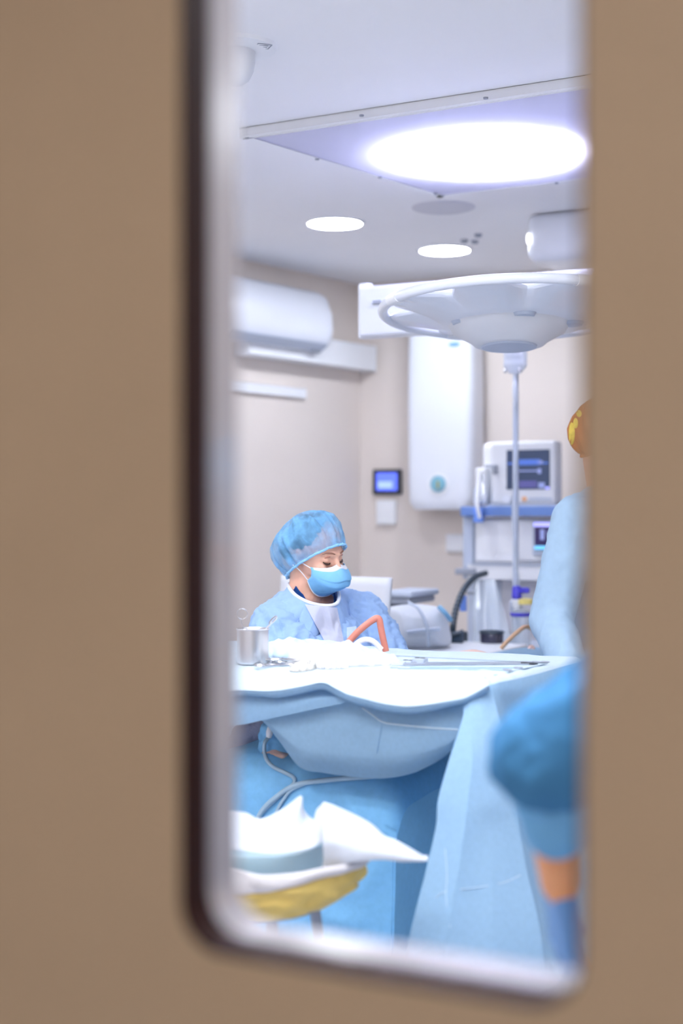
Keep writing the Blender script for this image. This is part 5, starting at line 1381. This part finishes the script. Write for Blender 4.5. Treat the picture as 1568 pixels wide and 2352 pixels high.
for i in range(5):
    a = 2 * PI * i / 5; d = V(math.cos(a), math.sin(a), 0)
    bm = NB(); add_tube(bm, [Vector((hip.x, hip.y, .1)), Vector((hip.x, hip.y, .06)) + d * .24], .015, 10); lg = obj('leg', bm, M_steel, stl)
    e = Vector((hip.x, hip.y, .026)) + d * .24; s = ZA.cross(d); bm = NB(); add_tube(bm, [e - s * .012, e + s * .012], .026, 14); obj('caster', bm, M_dark, lg)

# ---- the standing surgeon on the right
def standing(name, label, hd, nbase, sR, eR, wR, sL, eL, wL, hipc, yaw, skin, gown_m, vox=.006, gownlen=.75, sleeve=1.0, handdirs=None, curl=.5, gr=1.0, palm=None, thumb=None, fold=1.0):
    f = V(math.sin(yaw), -math.cos(yaw), 0); l = ZA.cross(f)
    hr, hl = hipc - l * .09, hipc + l * .09
    pr = hd.prims()
    pr += [('c', hd.p(-.03, 0, -.07), nbase, .055, .06), ('c', nbase - ZA * .03, sR, .06, .055), ('c', nbase - ZA * .03, sL, .06, .055),
           ('c', (sR + sL) / 2 - ZA * .1, hipc + ZA * .22, .13, .11), ('c', sR.lerp(sL, .2) - ZA * .1, sR.lerp(sL, .8) - ZA * .1, .1, .1), ('c', hipc + ZA * .2, hipc, .11, .135), ('c', hr, hl, .105, .105),
           ('c', sR, eR, .05, .039), ('c', eR, wR, .039, .027), ('c', sL, eL, .05, .039), ('c', eL, wL, .039, .027)]
    legs = []
    for h_ in (hr, hl):
        k_ = Vector((h_.x, h_.y, .50)) + f * .02; an = Vector((h_.x, h_.y, .09)); toe = an + f * .16 - ZA * .045
        legs.append((h_, k_, an, toe)); pr += [('c', h_, k_, .09, .06), ('c', k_, an, .06, .04), ('c', an - ZA * .03, toe, .042, .036)]
    hd_ = handdirs or (px_dir(eR, wR), px_dir(eL, wL))
    hand(pr, wR, hd_[0], palm or -ZA, thumb or l, curl); hand(pr, wL, hd_[1], palm or -ZA, thumb or -l, curl)
    o = obj('person', fuse(pr, vox, 4), skin, loc=Vector((hipc.x, hipc.y, .02)), label=label, cat='person', angle=180)
    gp = [('c', nbase - ZA * .055, sR, .075, .078), ('c', nbase - ZA * .055, sL, .075, .078),
          ('c', (sR + sL) / 2 - ZA * .12, hipc + ZA * .2, .16 * gr, .155 * gr), ('c', sR.lerp(sL, .2) - ZA * .1, sR.lerp(sL, .8) - ZA * .1, .125, .125), ('c', hipc + ZA * .2, hipc, .155 * gr, .165 * gr),
          ('c', hipc - l * .06, hipc - l * .07 - ZA * (hipc.z - gownlen), .165, .17), ('c', hipc + l * .06, hipc + l * .07 - ZA * (hipc.z - gownlen), .165, .17)]
    for (s_, e_, w_) in ((sR, eR, wR), (sL, eL, wL)):
        gp.append(('c', s_, e_, .078, .07))
        if sleeve > 0: gp.append(('c', e_, e_.lerp(w_, sleeve), .07, .055))
    fa = folds(.012 * fold, 7.0, 3.0, (1.3, 1.3, .6)); fb2 = folds(.005 * fold * fold, 20.0, 6.0)
    g = obj('gown' if gownlen < .7 else 'scrub_top', fuse(gp, .007, 8, lambda p, n: fa(p, n) + fb2(p, n)), gown_m, o, angle=180)
    tp = []; sp = []
    for (h_, k_, an, toe) in legs:
        tp += [('c', h_.lerp(k_, .3 if gownlen < .7 else 0), k_, .1, .078), ('c', k_, an, .078, .062)]; sp.append(('c', an - ZA * .04, toe, .052, .046))
    if gownlen > .7: tp.append(('c', hr, hl, .125, .125))
    obj('trousers', fuse(tp, .008, 5), M_trouser, o, angle=180); obj('clogs', fuse(sp, .007, 4), M_shoe, o, angle=180)
    return o, g
YS = 4.75
Hs = Head(P(1406, 998, YS), math.radians(105), math.radians(18))
so, sg_ = standing('surgeon', 'surgeon in pale blue gown and ochre print cap standing right of the instrument table', Hs, P(1390, 1120, YS + .02),
    P(1322, 1196, YS - .12), P(1266, 1425, YS - .16), P(1306, 1528, YS - .38), P(1440, 1190, YS + .18), P(1400, 1420, YS + .3), P(1330, 1512, YS + .36), P(1405, 1560, YS + .08), math.radians(95), M_skin, M_sgown, vox=.0055, gownlen=.45, sleeve=.95, fold=.6)
Hs.hair(so)
scap, _ = Hs.cap(so, M_capfloral, .92, mband=M_capfloral, name='surgical_cap')
scb = bvh_of(scap)
for (x, y, a, b, rr_) in ((1313, 996, 9, 26, .5), (1322, 972, 7, 12, 0), (1318, 1022, 6, 12, .2), (1330, 950, 8, 8, 0)):
    bm = NB(); c0 = [cast(scb, x + a * .8 * math.cos(2 * PI * i / 20), y + b * math.sin(2 * PI * i / 20), .002) for i in range(20)]
    if all(c is not None for c in c0):
        ctr = cast(scb, x, y, .003); cv = bm.verts.new(ctr if ctr is not None else c0[0]); vs = [bm.verts.new(c) for c in c0]
        for i in range(20): bm.faces.new((cv, vs[i], vs[(i + 1) % 20]))
        obj('yellow_motif', bm, M_capyellow, scap, label='yellow printed patch', mods=solid(.001))

# ---- the helper just inside the door, only an arm in view
YA = 1.86
Ha = Head(P(2010, 1190, YA + .05), math.radians(105), math.radians(35))
ao, ag = standing('helper', 'helper in dark blue scrubs just inside the door, only one gloved arm in view', Ha, P(1850, 1330, YA + .1),
    P(1600, 1500, YA), P(1252, 1735, YA), P(1284, 2030, YA + .12), P(1850, 1460, YA + .36), P(1900, 1800, YA + .4), P(1960, 2000, YA + .2), P(1820, 1960, YA + .2), math.radians(105), M_skin2, M_dscrub, vox=.006, gownlen=.78, sleeve=.06,
    handdirs=(V(.12, .25, -.95), V(-.1, -.2, -.9)), curl=.45, palm=V(1, .2, 0), thumb=V(.3, 1, .2))
Ha.hair(ao); Ha.cap(ao, M_cap, 1.0)
e0, w0 = P(1252, 1735, YA), P(1284, 2030, YA + .12)
obj('undersleeve', fuse([('c', e0.lerp(w0, .05) + V(.012, 0, 0), e0.lerp(w0, .5) + V(.006, 0, 0), .062, .046)], .005, 5, folds(.008, 14, 9, (1, 1, .6))), M_uscrub, ao, angle=180, label='lighter blue undersleeve')
pr = []; hand(pr, w0 + V(.12, .25, -.95).normalized() * .006, V(.12, .25, -.95), V(1, .2, 0), V(.3, 1, .2), .45, 1.1)
obj('glove', fuse(pr, .003, 3), M_glove, ao, angle=180, label='pale blue glove')
# ================================================================== LIGHT AND CAMERA
cl = empty('corridor_lamp', R(.2, -2.2, CEIL), 'corridor ceiling lamp behind the viewer', 'ceiling light')
bm = NB(); add_box(bm, R(.2, -2.2, CEIL - .03), 1.2, .3, .05, bevel=.008); obj('housing', bm, M_white, cl, smooth=False)
bm = NB(); add_box(bm, R(.2, -2.2, CEIL - .058), 1.14, .26, .006); obj('diffuser', bm, M_corr, cl, smooth=False)

w = bpy.data.worlds.new('World'); SC.world = w; w.use_nodes = True
bg = w.node_tree.nodes['Background']; bg.inputs['Color'].default_value = (.75, .8, .9, 1); bg.inputs['Strength'].default_value = 0.05

cam = bpy.data.cameras.new('camera'); co = bpy.data.objects.new('camera', cam); COL.objects.link(co)
co.location = CAM; co.rotation_euler = (PI / 2, 0, 0)
cam.sensor_fit = 'VERTICAL'; cam.sensor_height = 36.0; cam.sensor_width = 24.0
cam.lens = F / 2352 * 36.0
cam.clip_start = .02; cam.clip_end = 60
cam.dof.use_dof = True; cam.dof.focus_distance = 4.15; cam.dof.aperture_fstop = 1.45; cam.dof.aperture_blades = 0
SC.camera = co

SC.view_settings.view_transform = 'Standard'
SC.view_settings.look = 'None'
SC.view_settings.gamma = 1.0
SC.view_settings.use_curve_mapping = False
SC.view_settings.exposure = 0.28
SC.cycles.use_denoising = True
SC.cycles.max_bounces = 8; SC.cycles.diffuse_bounces = 5; SC.cycles.glossy_bounces = 4; SC.cycles.transparent_max_bounces = 12
SC.cycles.sample_clamp_indirect = 8.0
SC.cycles.caustics_reflective = False; SC.cycles.caustics_refractive = False
